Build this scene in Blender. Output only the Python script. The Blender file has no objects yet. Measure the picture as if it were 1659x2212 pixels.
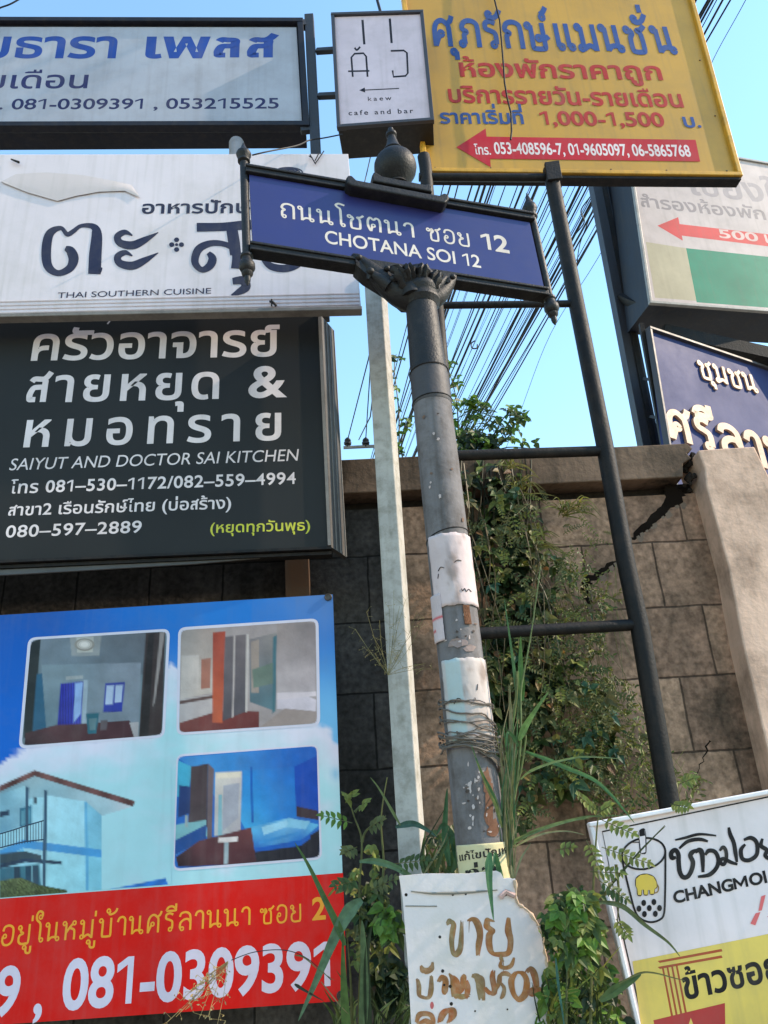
import bpy, math, random
from mathutils import Vector, Matrix
random.seed(7)
S = bpy.context.scene
COL = S.collection
R = math.radians

# ------------------------------------------------------------------ camera
W, H, F = 1659.0, 2212.0, 1660.0          # working pixel frame and focal length in those pixels
PITCH, ROLL = R(23.2), R(-3.27)
EYE = Vector((0.0, 0.0, 1.55))
fw = Vector((0, math.cos(PITCH), math.sin(PITCH)))
up0 = Vector((0, -math.sin(PITCH), math.cos(PITCH)))
ri0 = Vector((1, 0, 0))
ri = ri0 * math.cos(ROLL) + up0 * math.sin(ROLL)
up = up0 * math.cos(ROLL) - ri0 * math.sin(ROLL)
cam = bpy.data.cameras.new('camera')
cam.sensor_fit = 'VERTICAL'; cam.sensor_height = 36.0; cam.lens = 36.0 * F / H
cam.clip_start = 0.05; cam.clip_end = 3000
co = bpy.data.objects.new('camera', cam); COL.objects.link(co)
co.matrix_world = Matrix(((ri.x, up.x, -fw.x, EYE.x), (ri.y, up.y, -fw.y, EYE.y), (ri.z, up.z, -fw.z, EYE.z), (0, 0, 0, 1)))
S.camera = co

# ------------------------------------------------------------------ sky, sun, exposure
SUN_EL, SUN_FRONT = R(36), R(5)
sd = Vector((math.cos(SUN_EL) * math.cos(SUN_FRONT), -math.cos(SUN_EL) * math.sin(SUN_FRONT), math.sin(SUN_EL)))
w = bpy.data.worlds.new('World'); S.world = w; w.use_nodes = True
nt = w.node_tree
sky = nt.nodes.new('ShaderNodeTexSky'); sky.sky_type = 'NISHITA'; sky.sun_disc = False
sky.sun_elevation = SUN_EL; sky.sun_rotation = math.atan2(sd.x, sd.y)
sky.air_density = 1.5; sky.dust_density = 0.0; sky.ozone_density = 4.0
tint = nt.nodes.new('ShaderNodeMixRGB'); tint.blend_type = 'MULTIPLY'; tint.inputs[0].default_value = 1.0; tint.inputs[2].default_value = (0.99, 1.06, 1.0, 1)
nt.links.new(sky.outputs[0], tint.inputs[1]); nt.links.new(tint.outputs[0], nt.nodes['Background'].inputs[0])
nt.nodes['Background'].inputs[1].default_value = 0.15
sl = bpy.data.lights.new('sun', 'SUN'); sl.energy = 2.6; sl.angle = R(0.5); sl.color = (1.0, 0.82, 0.62)
so = bpy.data.objects.new('sun', sl); COL.objects.link(so)
so.rotation_euler = sd.to_track_quat('Z', 'Y').to_euler(); so.location = (6, -2, 9)
S.view_settings.view_transform = 'Standard'; S.view_settings.look = 'None'
S.view_settings.gamma = 1.0; S.view_settings.exposure = 1.42
S.cycles.max_bounces = 6
S.cycles.use_denoising = True

# ------------------------------------------------------------------ pixel <-> world
def ray(x, y):
    return (fw + ri * ((x - W / 2) / F) - up * ((y - H / 2) / F)).normalized()
def at(x, y, Y):
    d = ray(x, y); return EYE + d * (Y / d.y)
def proj(p):
    v = p - EYE; d = v.dot(fw)
    return (W / 2 + F * v.dot(ri) / d, H / 2 - F * v.dot(up) / d)
def mpp(x, y, Y):                          # metres per working pixel at that spot
    return (at(x, y, Y) - EYE).dot(fw) / F
ZT = {1: (0, 0, .5), 2: (830, 0, .5), 3: (0, 655, .5), 4: (830, 655, .5), 5: (0, 1216.5, .5),
      6: (702, 1123, .3102), 7: (702, 1684, .3102), 8: (1144.5, 1557, .3102)}
def z(n, *pts):
    ox, oy, k = ZT[n]
    return [(ox + a * k, oy + b * k) for a, b in pts]

class Plane:
    """upright plane, its right end receding by yaw degrees, leaning back by lean degrees"""
    def __init__(s, x, y, Y, yaw=0, lean=0):
        s.o = at(x, y, Y); a = R(yaw)
        s.r = Vector((math.cos(a), math.sin(a), 0))
        back = Vector((-math.sin(a), math.cos(a), 0))
        s.u = (Vector((0, 0, 1)) * math.cos(R(lean)) + back * math.sin(R(lean))).normalized()
        s.n = s.u.cross(s.r) * -1            # towards the viewer
        if s.n.y > 0: s.n = -s.n
    def pt(s, x, y, off=0.0):
        d = ray(x, y)
        t = (s.o - EYE).dot(s.n) / d.dot(s.n)
        return EYE + d * t + s.n * off
    def lift(s, x, y, off):                  # the point seen at x, y on the plane moved off metres towards the viewer
        d = ray(x, y); t = (s.o + s.n * off - EYE).dot(s.n) / d.dot(s.n); return EYE + d * t
    def updir(s, x, y):                     # picture direction of the plane's up, per unit of picture height
        p = s.pt(x, y); a = proj(p); b = proj(p + s.u * 0.05)
        return ((b[0] - a[0]) / (a[1] - b[1]), -1.0)

# ------------------------------------------------------------------ colour and materials
def lin(c):
    c = c / 255.0
    return c / 12.92 if c <= 0.04045 else ((c + 0.055) / 1.055) ** 2.4
def rgb(r, g, b, k=1.0):
    return tuple(min(0.86, lin(v) * k) for v in (r, g, b)) + (1.0,)
MATS = {}
def mat(name, col=None, rough=0.6, dirt=0.25, dirt_col=(0.05, 0.042, 0.035), scale=6.0, metal=0.0, bump=0.15,
        bscale=60.0, spec=0.4, attr=None, streak=0.0, vary=0.12, ramp=(.45, .75)):
    if name in MATS: return MATS[name]
    m = bpy.data.materials.new(name); m.use_nodes = True
    t = m.node_tree; N = t.nodes.new; L = t.links.new
    b = t.nodes['Principled BSDF']
    b.inputs['Metallic'].default_value = metal
    b.inputs['Specular IOR Level'].default_value = spec
    geo = N('ShaderNodeNewGeometry')
    if attr:
        a = N('ShaderNodeAttribute'); a.attribute_name = attr; src = a.outputs['Color']
    else:
        c = N('ShaderNodeRGB'); c.outputs[0].default_value = col; src = c.outputs[0]
    n1 = N('ShaderNodeTexNoise'); n1.inputs['Scale'].default_value = scale; n1.inputs['Detail'].default_value = 8; n1.inputs['Roughness'].default_value = 0.68
    L(geo.outputs['Position'], n1.inputs['Vector'])
    r1 = N('ShaderNodeValToRGB'); r1.color_ramp.elements[0].position = ramp[0]; r1.color_ramp.elements[1].position = ramp[1]
    L(n1.outputs['Fac'], r1.inputs[0])
    mu = N('ShaderNodeMath'); mu.operation = 'MULTIPLY'; mu.inputs[1].default_value = dirt
    L(r1.outputs[0], mu.inputs[0])
    fac = mu.outputs[0]
    if streak:
        mp = N('ShaderNodeMapping'); mp.inputs['Scale'].default_value = (22, 22, 0.9)
        L(geo.outputs['Position'], mp.inputs['Vector'])
        n3 = N('ShaderNodeTexNoise'); n3.inputs['Scale'].default_value = 1.5; n3.inputs['Detail'].default_value = 6
        L(mp.outputs[0], n3.inputs['Vector'])
        r3 = N('ShaderNodeValToRGB'); r3.color_ramp.elements[0].position = 0.5; r3.color_ramp.elements[1].position = 0.8
        L(n3.outputs['Fac'], r3.inputs[0])
        m3 = N('ShaderNodeMath'); m3.operation = 'MULTIPLY_ADD'; m3.inputs[1].default_value = streak
        L(r3.outputs[0], m3.inputs[0]); L(fac, m3.inputs[2]); m3.use_clamp = True
        fac = m3.outputs[0]
    mx = N('ShaderNodeMixRGB'); mx.inputs[2].default_value = (*dirt_col, 1)
    L(fac, mx.inputs[0]); L(src, mx.inputs[1])
    n2 = N('ShaderNodeTexNoise'); n2.inputs['Scale'].default_value = scale * 0.35; n2.inputs['Detail'].default_value = 4
    L(geo.outputs['Position'], n2.inputs['Vector'])
    mr = N('ShaderNodeMapRange'); mr.inputs[1].default_value = 0.3; mr.inputs[2].default_value = 0.7
    mr.inputs[3].default_value = 1 - vary; mr.inputs[4].default_value = 1 + vary
    L(n2.outputs['Fac'], mr.inputs[0])
    hs = N('ShaderNodeHueSaturation'); L(mr.outputs[0], hs.inputs['Value']); L(mx.outputs[0], hs.inputs['Color'])
    L(hs.outputs[0], b.inputs['Base Color'])
    rr = N('ShaderNodeMapRange'); rr.inputs[3].default_value = max(0.05, rough - 0.12); rr.inputs[4].default_value = min(1, rough + 0.15)
    L(n1.outputs['Fac'], rr.inputs[0]); L(rr.outputs[0], b.inputs['Roughness'])
    if bump:
        n4 = N('ShaderNodeTexNoise'); n4.inputs['Scale'].default_value = bscale; n4.inputs['Detail'].default_value = 6
        L(geo.outputs['Position'], n4.inputs['Vector'])
        bp = N('ShaderNodeBump'); bp.inputs['Strength'].default_value = bump; bp.inputs['Distance'].default_value = 0.004
        L(n4.outputs['Fac'], bp.inputs['Height']); L(bp.outputs[0], b.inputs['Normal'])
    MATS[name] = m
    return m

def M_print(): return mat('weathered_print', rough=0.55, dirt=0.2, dirt_col=(.16, .14, .12), attr='ink', scale=9, bump=0.08, bscale=12, streak=0.2, spec=0.15, vary=0.1)
def M_vinyl(): return mat('vinyl_print', rough=0.38, dirt=0.12, dirt_col=(.2, .19, .18), attr='ink', scale=8, streak=.1, bump=0.6, bscale=5, spec=0.14, vary=0.07)
def M_black(): return mat('black_iron', rgb(19, 18, 19), rough=0.6, dirt=0.5, dirt_col=(0.04, 0.03, 0.024), scale=14, bump=0.5, bscale=90, streak=0.3, spec=.22)
def M_iron(): return mat('dark_cast_iron', rgb(24, 23, 25), rough=0.52, dirt=0.45, dirt_col=(0.045, 0.04, 0.036), scale=26, bump=0.55, bscale=120, spec=.3)
def M_steel(): return mat('grey_painted_steel', rgb(40, 44, 54), rough=0.6, dirt=0.5, dirt_col=(0.03, 0.026, 0.022), scale=11, bump=0.3, streak=0.4)

# ------------------------------------------------------------------ mesh builder
PANEL = {}                                # the face of each sign, which carries its lettering
class MB:
    def __init__(s): s.v = []; s.f = []; s.c = []
    def add(s, vs, fs, col=None):
        k = len(s.v); s.v += [Vector(p) for p in vs]
        for f in fs:
            s.f.append(tuple(i + k for i in f))
            if col is None: s.c.append([(1, 1, 1, 1)] * len(f))
            elif isinstance(col, list): s.c.append([col[i] for i in f])
            else: s.c.append([col] * len(f))
    def poly(s, pts, col=None): s.add(pts, [tuple(range(len(pts)))], col)
    def prism(s, front, back, col=None):
        n = len(front)
        fs = [tuple(range(n)), tuple(range(2 * n - 1, n - 1, -1))]
        fs += [(i, i + n, (i + 1) % n + n, (i + 1) % n) for i in range(n)]
        s.add(list(front) + list(back), fs, col)
    def bar(s, a, b, w, d, side=Vector((0, -1, 0)), col=None):
        """rectangular bar a-b, w across, d along side"""
        ax = (b - a).normalized(); sd_ = (side - ax * side.dot(ax)).normalized(); cr = ax.cross(sd_)
        q = [cr * w / 2 + sd_ * d / 2, -cr * w / 2 + sd_ * d / 2, -cr * w / 2 - sd_ * d / 2, cr * w / 2 - sd_ * d / 2]
        s.prism([a + o for o in q], [b + o for o in q], col)
    def tube(s, pts, r, n=8, col=None, cap=True):
        pts = [Vector(p) for p in pts]; rs = r if isinstance(r, list) else [r] * len(pts)
        rings = []; prev = None
        for i, p in enumerate(pts):
            t = (pts[min(i + 1, len(pts) - 1)] - pts[max(i - 1, 0)]).normalized()
            if prev is None:
                prev = t.cross(Vector((0.31, 0.2, 0.93)));
                if prev.length < 1e-3: prev = t.cross(Vector((1, 0, 0)))
                prev.normalize()
            prev = (prev - t * prev.dot(t)).normalized(); q = t.cross(prev)
            rings.append([p + (prev * math.cos(2 * math.pi * k / n) + q * math.sin(2 * math.pi * k / n)) * rs[i] for k in range(n)])
        vs = [v for g in rings for v in g]; fs = []
        for i in range(len(pts) - 1):
            for k in range(n):
                a, b = i * n + k, i * n + (k + 1) % n
                fs.append((a, b, b + n, a + n))
        if cap:
            fs.append(tuple(range(n - 1, -1, -1))); fs.append(tuple(range((len(pts) - 1) * n, len(pts) * n)))
        s.add(vs, fs, col)
    def lathe(s, p0, p1, prof, n=28, a0=0.0, a1=2 * math.pi, ref=None, col=None, squash=1.0):
        """prof: (t 0..1 along p0-p1, radius)"""
        ax = (p1 - p0); u = ax.normalized()
        e = (ref or Vector((1, 0, 0))); e = (e - u * e.dot(u)).normalized(); q = u.cross(e)
        full = abs(a1 - a0 - 2 * math.pi) < 1e-6; m = n if full else n + 1
        vs = []
        for t, r in prof:
            for k in range(m):
                a = a0 + (a1 - a0) * k / n
                vs.append(p0 + ax * t + (e * math.cos(a) + q * math.sin(a) * squash) * r)
        fs = []
        for i in range(len(prof) - 1):
            for k in range(n):
                a, b = i * m + k, i * m + ((k + 1) % m if full else k + 1)
                fs.append((a, b, b + m, a + m))
        if full:
            fs.append(tuple(range(m - 1, -1, -1))); fs.append(tuple(range((len(prof) - 1) * m, len(prof) * m)))
        s.add(vs, fs, col)
    def build(s, name, m, root=None, smooth=0, bevel=0):
        me = bpy.data.meshes.new(name)
        off = root.location if root is not None else Vector((0, 0, 0))
        me.from_pydata([tuple(v - off) for v in s.v], [], s.f)
        at_ = me.color_attributes.new('ink', 'FLOAT_COLOR', 'CORNER')
        flat = [x for f in s.c for c in f for x in c]
        at_.data.foreach_set('color', flat)
        me.materials.append(m); me.update()
        if smooth:
            me.shade_smooth(); me.set_sharp_from_angle(angle=R(smooth))
        o = bpy.data.objects.new(name, me); COL.objects.link(o)
        if root is not None: o.parent = root
        if root is not None and name in ('panel', 'sheet', 'printed_sheet', 'name_plate', 'board') and root.name not in PANEL: PANEL[root.name] = o
        if bevel:
            md = o.modifiers.new('bevel', 'BEVEL'); md.width = bevel; md.segments = 2; md.limit_method = 'ANGLE'; md.angle_limit = R(40)
        return o

def tag(o, label=None, cat=None, group=None, kind=None):
    if label: o['label'] = label
    if cat: o['category'] = cat
    if group: o['group'] = group
    if kind: o['kind'] = kind
    return o
def thing(name, loc, label, cat, group=None):
    o = bpy.data.objects.new(name, None); o.empty_display_size = 0.1
    o.location = loc; COL.objects.link(o)
    return tag(o, label, cat, group)
def solo(o, base):                         # give a one-mesh thing its origin at its base
    base = Vector(base)
    o.data.transform(Matrix.Translation(-base)); o.location = base
    return o

# ------------------------------------------------------------------ lettering
_fc = bpy.data.curves.new('lettering', 'FONT'); _fc.resolution_u = 5
_fo = bpy.data.objects.new('lettering', _fc); COL.objects.link(_fo)
_cache = {}
def _mesh(body, off):
    _fc.body = body; _fc.offset = off
    dg = bpy.context.evaluated_depsgraph_get(); dg.update()
    ev = _fo.evaluated_get(dg); me = ev.to_mesh()
    vs = [(v.co.x, v.co.y) for v in me.vertices]; fs = [tuple(p.vertices) for p in me.polygons]
    ev.to_mesh_clear(); return vs, fs
def noto(c, off):
    k = (c, off)
    if k not in _cache and c == '1':
        h = REF_LA; t = .075 * h / .7 + off * 1.6; w_ = .36 * h / .7
        _cache[k] = ([(w_ - t, 0), (w_, 0), (w_, h), (w_ - t * .85, h), (w_ - t, h * .8), (.03, h * .68), (.03, h * .68 + t), (w_ - t, h * .8 + t * .9)][0:5] + [(w_ - t, h - t * 1.0), (.04, h * .72 - t * .3), (.04, h * .72 + t * .75), (w_ - t, h)],
                     [(0, 1, 2, 3, 8, 5), (5, 8, 7, 6)], w_ + .13 * h / .7)
        _cache[k] = ([(a, b) for a, b in _cache[k][0]], _cache[k][1], _cache[k][2])
    if k not in _cache and c == 'M':
        h = REF_LA; t = .085 * h / .7 + off * 1.8; w_ = .86 * h / .7; m_ = w_ / 2; u = t * 1.15
        _cache[k] = ([(0, 0), (t, 0), (t, h), (0, h), (w_ - t, 0), (w_, 0), (w_, h), (w_ - t, h), (t + u * .1, h), (m_, h * .28 + u * .6), (m_, h * .1), (t, h * .62), (w_ - t - u * .1, h), (w_ - t, h * .62)],
                     [(0, 1, 11, 2, 3), (4, 5, 6, 7, 13), (11, 10, 9, 2), (10, 13, 7, 9)], w_ + .1 * h / .7)
    if k not in _cache and c in 'ลส':          # drawn as strokes: their outlines in the font cross themselves
        h = REF_TH; w_ = .145 + 2 * off / h; e = w_ / 2; vs = []; fs = []
        ps = [[(.09 + e, .80), (.17 + e, .93 - e * .3), (.42, 1 - e), (.62, .92 - e * .6), (.74 - e, .66), (.74 - e, .3), (.74 - e, 0)],
              [(.74 - e, .40), (.60, .60 - e * .4), (.42, .62 - e * .4), (.22 + e * .5, .54), (.08 + e, .32), (.08 + e, .16), (.16 + e * .4, .02 + e * .8), (.30, e), (.38, e)]]
        if c == 'ส': ps.append([(.56, .88), (.68, .98), (.80, 1.17)])
        for n_, p in enumerate(ps):
            v, f = ribbon2(crom(p, 8), w_); m_ = len(vs); vs += [(x * h, y * h, n_ * 5e-6) for x, y in v]; fs += [tuple(q + m_ for q in t) for t in f]
        _cache[k] = (vs, fs, .86 * h)
    if k not in _cache:
        def area(vs, fs):
            t = 0
            for f in fs:
                for i in range(len(f)):
                    (x0, y0), (x1, y1) = vs[f[i]], vs[f[(i + 1) % len(f)]]; t += x0 * y1 - x1 * y0
            return abs(t) / 2
        if off and c != ' ':
            v0, f0 = _mesh(c, 0); a0 = area(v0, f0); ed = {}
            for f in f0:
                for i in range(len(f)):
                    e = tuple(sorted((f[i], f[(i + 1) % len(f)]))); ed[e] = ed.get(e, 0) + 1
            per = sum(math.dist(v0[a], v0[b]) for (a, b), n in ed.items() if n == 1); o2 = off
            for _ in range(7):
                v1, f1 = _mesh(c, o2)
                gx = max(v[0] for v in v1) - max(v[0] for v in v0); gy = min(v[1] for v in v0) - min(v[1] for v in v1)
                if abs(area(v1, f1) - a0 - per * o2) < .12 * per * o2 + .02 * a0 and gx < o2 * 2.2 and gy < o2 * 2.2: break
                o2 *= .8
            off = o2
        vs, fs = _mesh(c, off) if c != ' ' else ([], [])
        a = max(v[0] for v in _mesh(c + '|', 0)[0]) - max(v[0] for v in _mesh('|', 0)[0])
        _cache[k] = (vs, fs, a)
    return _cache[k]
def _h(c): return max(v[1] for v in _mesh(c, 0)[0])
REF_TH, REF_LA = _h('บ'), _h('H')

def crom(pts, n=6):
    if len(pts) < 3: return list(pts)
    P = [pts[0]] + list(pts) + [pts[-1]]; out = []
    for i in range(1, len(P) - 2):
        p0, p1, p2, p3 = P[i - 1], P[i], P[i + 1], P[i + 2]
        for k in range(n):
            t = k / n
            out.append(tuple(0.5 * (2 * p1[j] + (p2[j] - p0[j]) * t + (2 * p0[j] - 5 * p1[j] + 4 * p2[j] - p3[j]) * t * t + (3 * p1[j] - p0[j] - 3 * p2[j] + p3[j]) * t ** 3) for j in range(len(p1))))
    out.append(tuple(pts[-1])); return out
def ribbon2(pts, wd):
    """flat ribbon through 2-D points, width wd (or per point list)"""
    vs = []; n = len(pts)
    for i, p in enumerate(pts):
        a, b = pts[max(i - 1, 0)], pts[min(i + 1, n - 1)]
        dx, dy = b[0] - a[0], b[1] - a[1]; l = math.hypot(dx, dy) or 1e-9
        ww = (wd[i] if isinstance(wd, list) else wd) / 2
        vs += [(p[0] - dy / l * ww, p[1] + dx / l * ww), (p[0] + dy / l * ww, p[1] - dx / l * ww)]
    return vs, [(2 * i, 2 * i + 1, 2 * i + 3, 2 * i + 2) for i in range(n - 1)]

# looped Thai letters as strokes: consonants fill 0..1, 'o' entries are the head loops
LOOP = {
 'ถ': (.84, [('o', .2, .12), [(.1, .12), (.1, .45), (.22, .58), (.08, .7), (.16, .92), (.38, 1), (.6, .93), (.68, .75), (.68, 0)]]),
 'ภ': (.9, [('o', .1, .12), [(.2, .12), (.2, .45), (.3, .58), (.14, .7), (.22, .92), (.44, 1), (.66, .93), (.74, .75), (.74, 0)]]),
 'ก': (.84, [[(.12, 0), (.12, .45), (.24, .58), (.08, .7), (.16, .92), (.38, 1), (.6, .93), (.68, .75), (.68, 0)]]),
 'น': (.9, [('o', .1, .88), [(.2, .9), (.2, .5), (.2, .02)], [(.2, .05), (.36, .2), (.58, .22)], ('o', .7, .12), [(.6, 1), (.6, .5), (.6, .12)]]),
 'ม': (.88, [('o', .1, .88), [(.2, .9), (.2, .5), (.2, .1)], ('o', .12, .1), [(.2, .06), (.45, .2), (.66, .06)], [(.68, 1), (.68, .5), (.68, 0)]]),
 'โ': (.52, [[(.48, 1.55), (.2, 1.62), (.04, 1.5), (.12, 1.36), (.24, 1.25), (.26, .9), (.26, .14)], ('o', .36, .12)]),
 'ใ': (.5, [('o', .22, 1.32), [(.32, 1.34), (.3, 1.55), (.12, 1.62), (.0, 1.45), (.02, 1.2), (.2, 1.02), (.26, .8), (.26, .14)], ('o', .36, .12)]),
 'ไ': (.5, [[(.0, 1.6), (.08, 1.35), (.2, 1.55), (.3, 1.4), (.26, 1.1), (.26, .14)], ('o', .36, .12)]),
 'เ': (.42, [[(.14, 1), (.14, .5), (.14, .12)], ('o', .24, .12)]),
 'แ': (.84, [[(.14, 1), (.14, .5), (.14, .12)], ('o', .24, .12), [(.54, 1), (.54, .5), (.54, .12)], ('o', .64, .12)]),
 'ช': (.88, [('o', .12, .84), [(.22, .86), (.3, .7), (.2, .52), (.2, .1), (.3, .02), (.54, .02), (.64, .1), (.64, .66), (.52, .82), (.68, .86), (.84, 1.02)]]),
 'ซ': (.94, [('o', .1, .78), [(.2, .82), (.26, .68), (.32, .86), (.4, .7), (.26, .5), (.26, .1), (.36, .02), (.58, .02), (.68, .1), (.68, .66), (.56, .82), (.72, .86), (.88, 1.02)]]),
 'ต': (.9, [[(.24, .0), (.12, .35), (.12, .75), (.24, .98), (.4, .84), (.56, .98), (.72, .78), (.72, 0)], ('o', .38, .42), [(.24, .0), (.32, .34)]]),
 'ด': (.88, [[(.24, .0), (.12, .35), (.14, .75), (.3, .97), (.5, .98), (.68, .78), (.7, 0)], ('o', .38, .42), [(.24, .0), (.32, .34)]]),
 'ค': (.88, [[(.12, .0), (.12, .6), (.22, .9), (.42, 1), (.62, .9), (.7, .7), (.7, 0)], ('o', .36, .5), [(.12, .02), (.28, .42)]]),
 'ศ': (.94, [[(.12, .0), (.12, .6), (.22, .88), (.42, .98), (.62, .84), (.68, .66), (.68, 0)], ('o', .36, .48), [(.12, .02), (.28, .4)], [(.6, .86), (.76, .96), (.84, 1.16)]]),
 'า': (.62, [[(.04, .74), (.12, .94), (.3, 1), (.44, .88), (.46, .6), (.46, 0)]]),
 'อ': (.84, [[(.1, .72), (.18, .94), (.42, 1), (.64, .86), (.68, .5), (.62, .14), (.42, .0), (.2, .04), (.1, .24), (.12, .46)], ('o', .22, .46)]),
 'ย': (.84, [('o', .14, .84), [(.24, .86), (.2, .64), (.34, .54), (.14, .42), (.12, .14), (.26, .0), (.5, .0), (.66, .1), (.66, 1)]]),
 'ร': (.66, [[(.5, .92), (.3, 1), (.12, .92), (.12, .72), (.3, .64), (.46, .52), (.46, .14)], ('o', .36, .12)]),
 'ล': (.88, [[(.1, .76), (.18, .94), (.42, 1), (.64, .88), (.7, .6), (.7, 0)], [(.7, .42), (.58, .6), (.36, .6), (.16, .44), (.12, .2), (.18, .1)], ('o', .24, .1)]),
 'ห': (.92, [('o', .1, .88), [(.2, .9), (.2, .5), (.2, 0)], [(.2, .36), (.4, .66), (.56, .84)], ('o', .64, .88), [(.42, .62), (.64, .52), (.68, .3), (.68, 0)]]),
 'บ': (.88, [('o', .1, .88), [(.2, .9), (.2, .5), (.2, .08), (.3, .02), (.56, .02), (.66, .08), (.66, .5), (.66, 1)]]),
 'ษ': (.94, [('o', .1, .88), [(.2, .9), (.2, .5), (.2, .08), (.3, .02), (.56, .02), (.66, .08), (.66, .5), (.66, 1)], ('o', .46, .42), [(.54, .42), (.7, .4), (.86, .5)]]),
 'พ': (1.0, [('o', .1, .88), [(.2, .9), (.24, .4), (.3, .0), (.46, .6), (.5, .7), (.54, .6), (.72, 0), (.76, .5), (.8, 1)]]),
 'ข': (.8, [('o', .1, .86), [(.2, .86), (.28, .7), (.18, .52), (.18, .1), (.28, .02), (.5, .02), (.6, .1), (.6, 1)]]),
 'ง': (.7, [('o', .4, .88), [(.5, .9), (.52, .5), (.5, .04), (.36, .02), (.06, .4)]]),
 'ิ': (0, [[(-.62, 1.14), (-.52, 1.32), (-.32, 1.4), (-.12, 1.3), (-.08, 1.14), (-.62, 1.14)]]),
 'ี': (0, [[(-.62, 1.14), (-.52, 1.32), (-.32, 1.38), (-.14, 1.28), (-.1, 1.14), (-.62, 1.14)], [(-.1, 1.14), (-.08, 1.3), (-.08, 1.52)]]),
 'ุ': (0, [('o', -.22, -.2), [(-.12, -.18), (-.12, -.3), (-.12, -.5)]]),
 'ู': (0, [('o', -.42, -.2), [(-.33, -.18), (-.33, -.4), (-.26, -.5), (-.12, -.5), (-.08, -.4), (-.08, -.14)]]),
 '่': (0, [[(-.18, 1.14), (-.18, 1.3), (-.18, 1.44)]]),
 '้': (0, [('o', -.46, 1.38), [(-.36, 1.38), (-.4, 1.2), (-.2, 1.22), (-.04, 1.34), (.02, 1.5)]]),
 'ั': (0, [('o', -.42, 1.26), [(-.5, 1.2), (-.34, 1.12), (-.12, 1.2), (.04, 1.44)]]),
 '์': (0, [('o', -.26, 1.22), [(-.32, 1.32), (-.18, 1.42), (-.06, 1.6)]]),
}
UP_VOWEL = 'ิีึืัํ'; TONES = '่้๊๋์'
def loop_glyph(c, wd):
    if c not in LOOP: return None
    adv, parts = LOOP[c]; vs = []; fs = []
    for p in parts:
        if p[0] == 'o':
            pts = [(p[1] + .088 * math.cos(a * math.pi / 6), p[2] + .1 * math.sin(a * math.pi / 6)) for a in range(13)]; w_ = wd * .72
        else: pts = crom(p, 6); w_ = wd
        v, f = ribbon2(pts, w_); k = len(vs); zz = len(fs) * 4e-6; vs += [(a, b, zz) for a, b in v]; fs += [tuple(i + k for i in q) for q in f]
    return vs, fs, adv + .06
def layout(text, font='noto', wt=0.0, thai=True, gap=0.0, mk=0.0):
    """glyph outlines laid on a line, letters one unit tall -> [(verts, faces)], ink x range"""
    ref = REF_TH if thai else REF_LA
    out = []; pen = 0.0; prev = ''
    for c in text:
        g = loop_glyph(c, wt) if font == 'loop' else None
        if g is None:
            vs, fs, adv = noto(c, wt * .2 if font == 'loop' else wt)
            vs = [(q[0] / ref, q[1] / ref, q[2] if len(q) > 2 else 0.0) for q in vs]; adv /= ref
        else: vs, fs, adv = g
        dy = 0.0
        if c in TONES and prev and prev in UP_VOWEL: dy = 0.36
        if c in TONES + UP_VOWEL: dy += mk
        if vs: out.append(([(q[0] + pen, q[1] + dy, q[2] if len(q) > 2 else 0.0) for q in vs], fs))
        pen += adv + (gap if adv > 0.01 else 0); prev = c
    xs = [v[0] for vs, _ in out for v in vs]
    return out, min(xs), max(xs)

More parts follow.
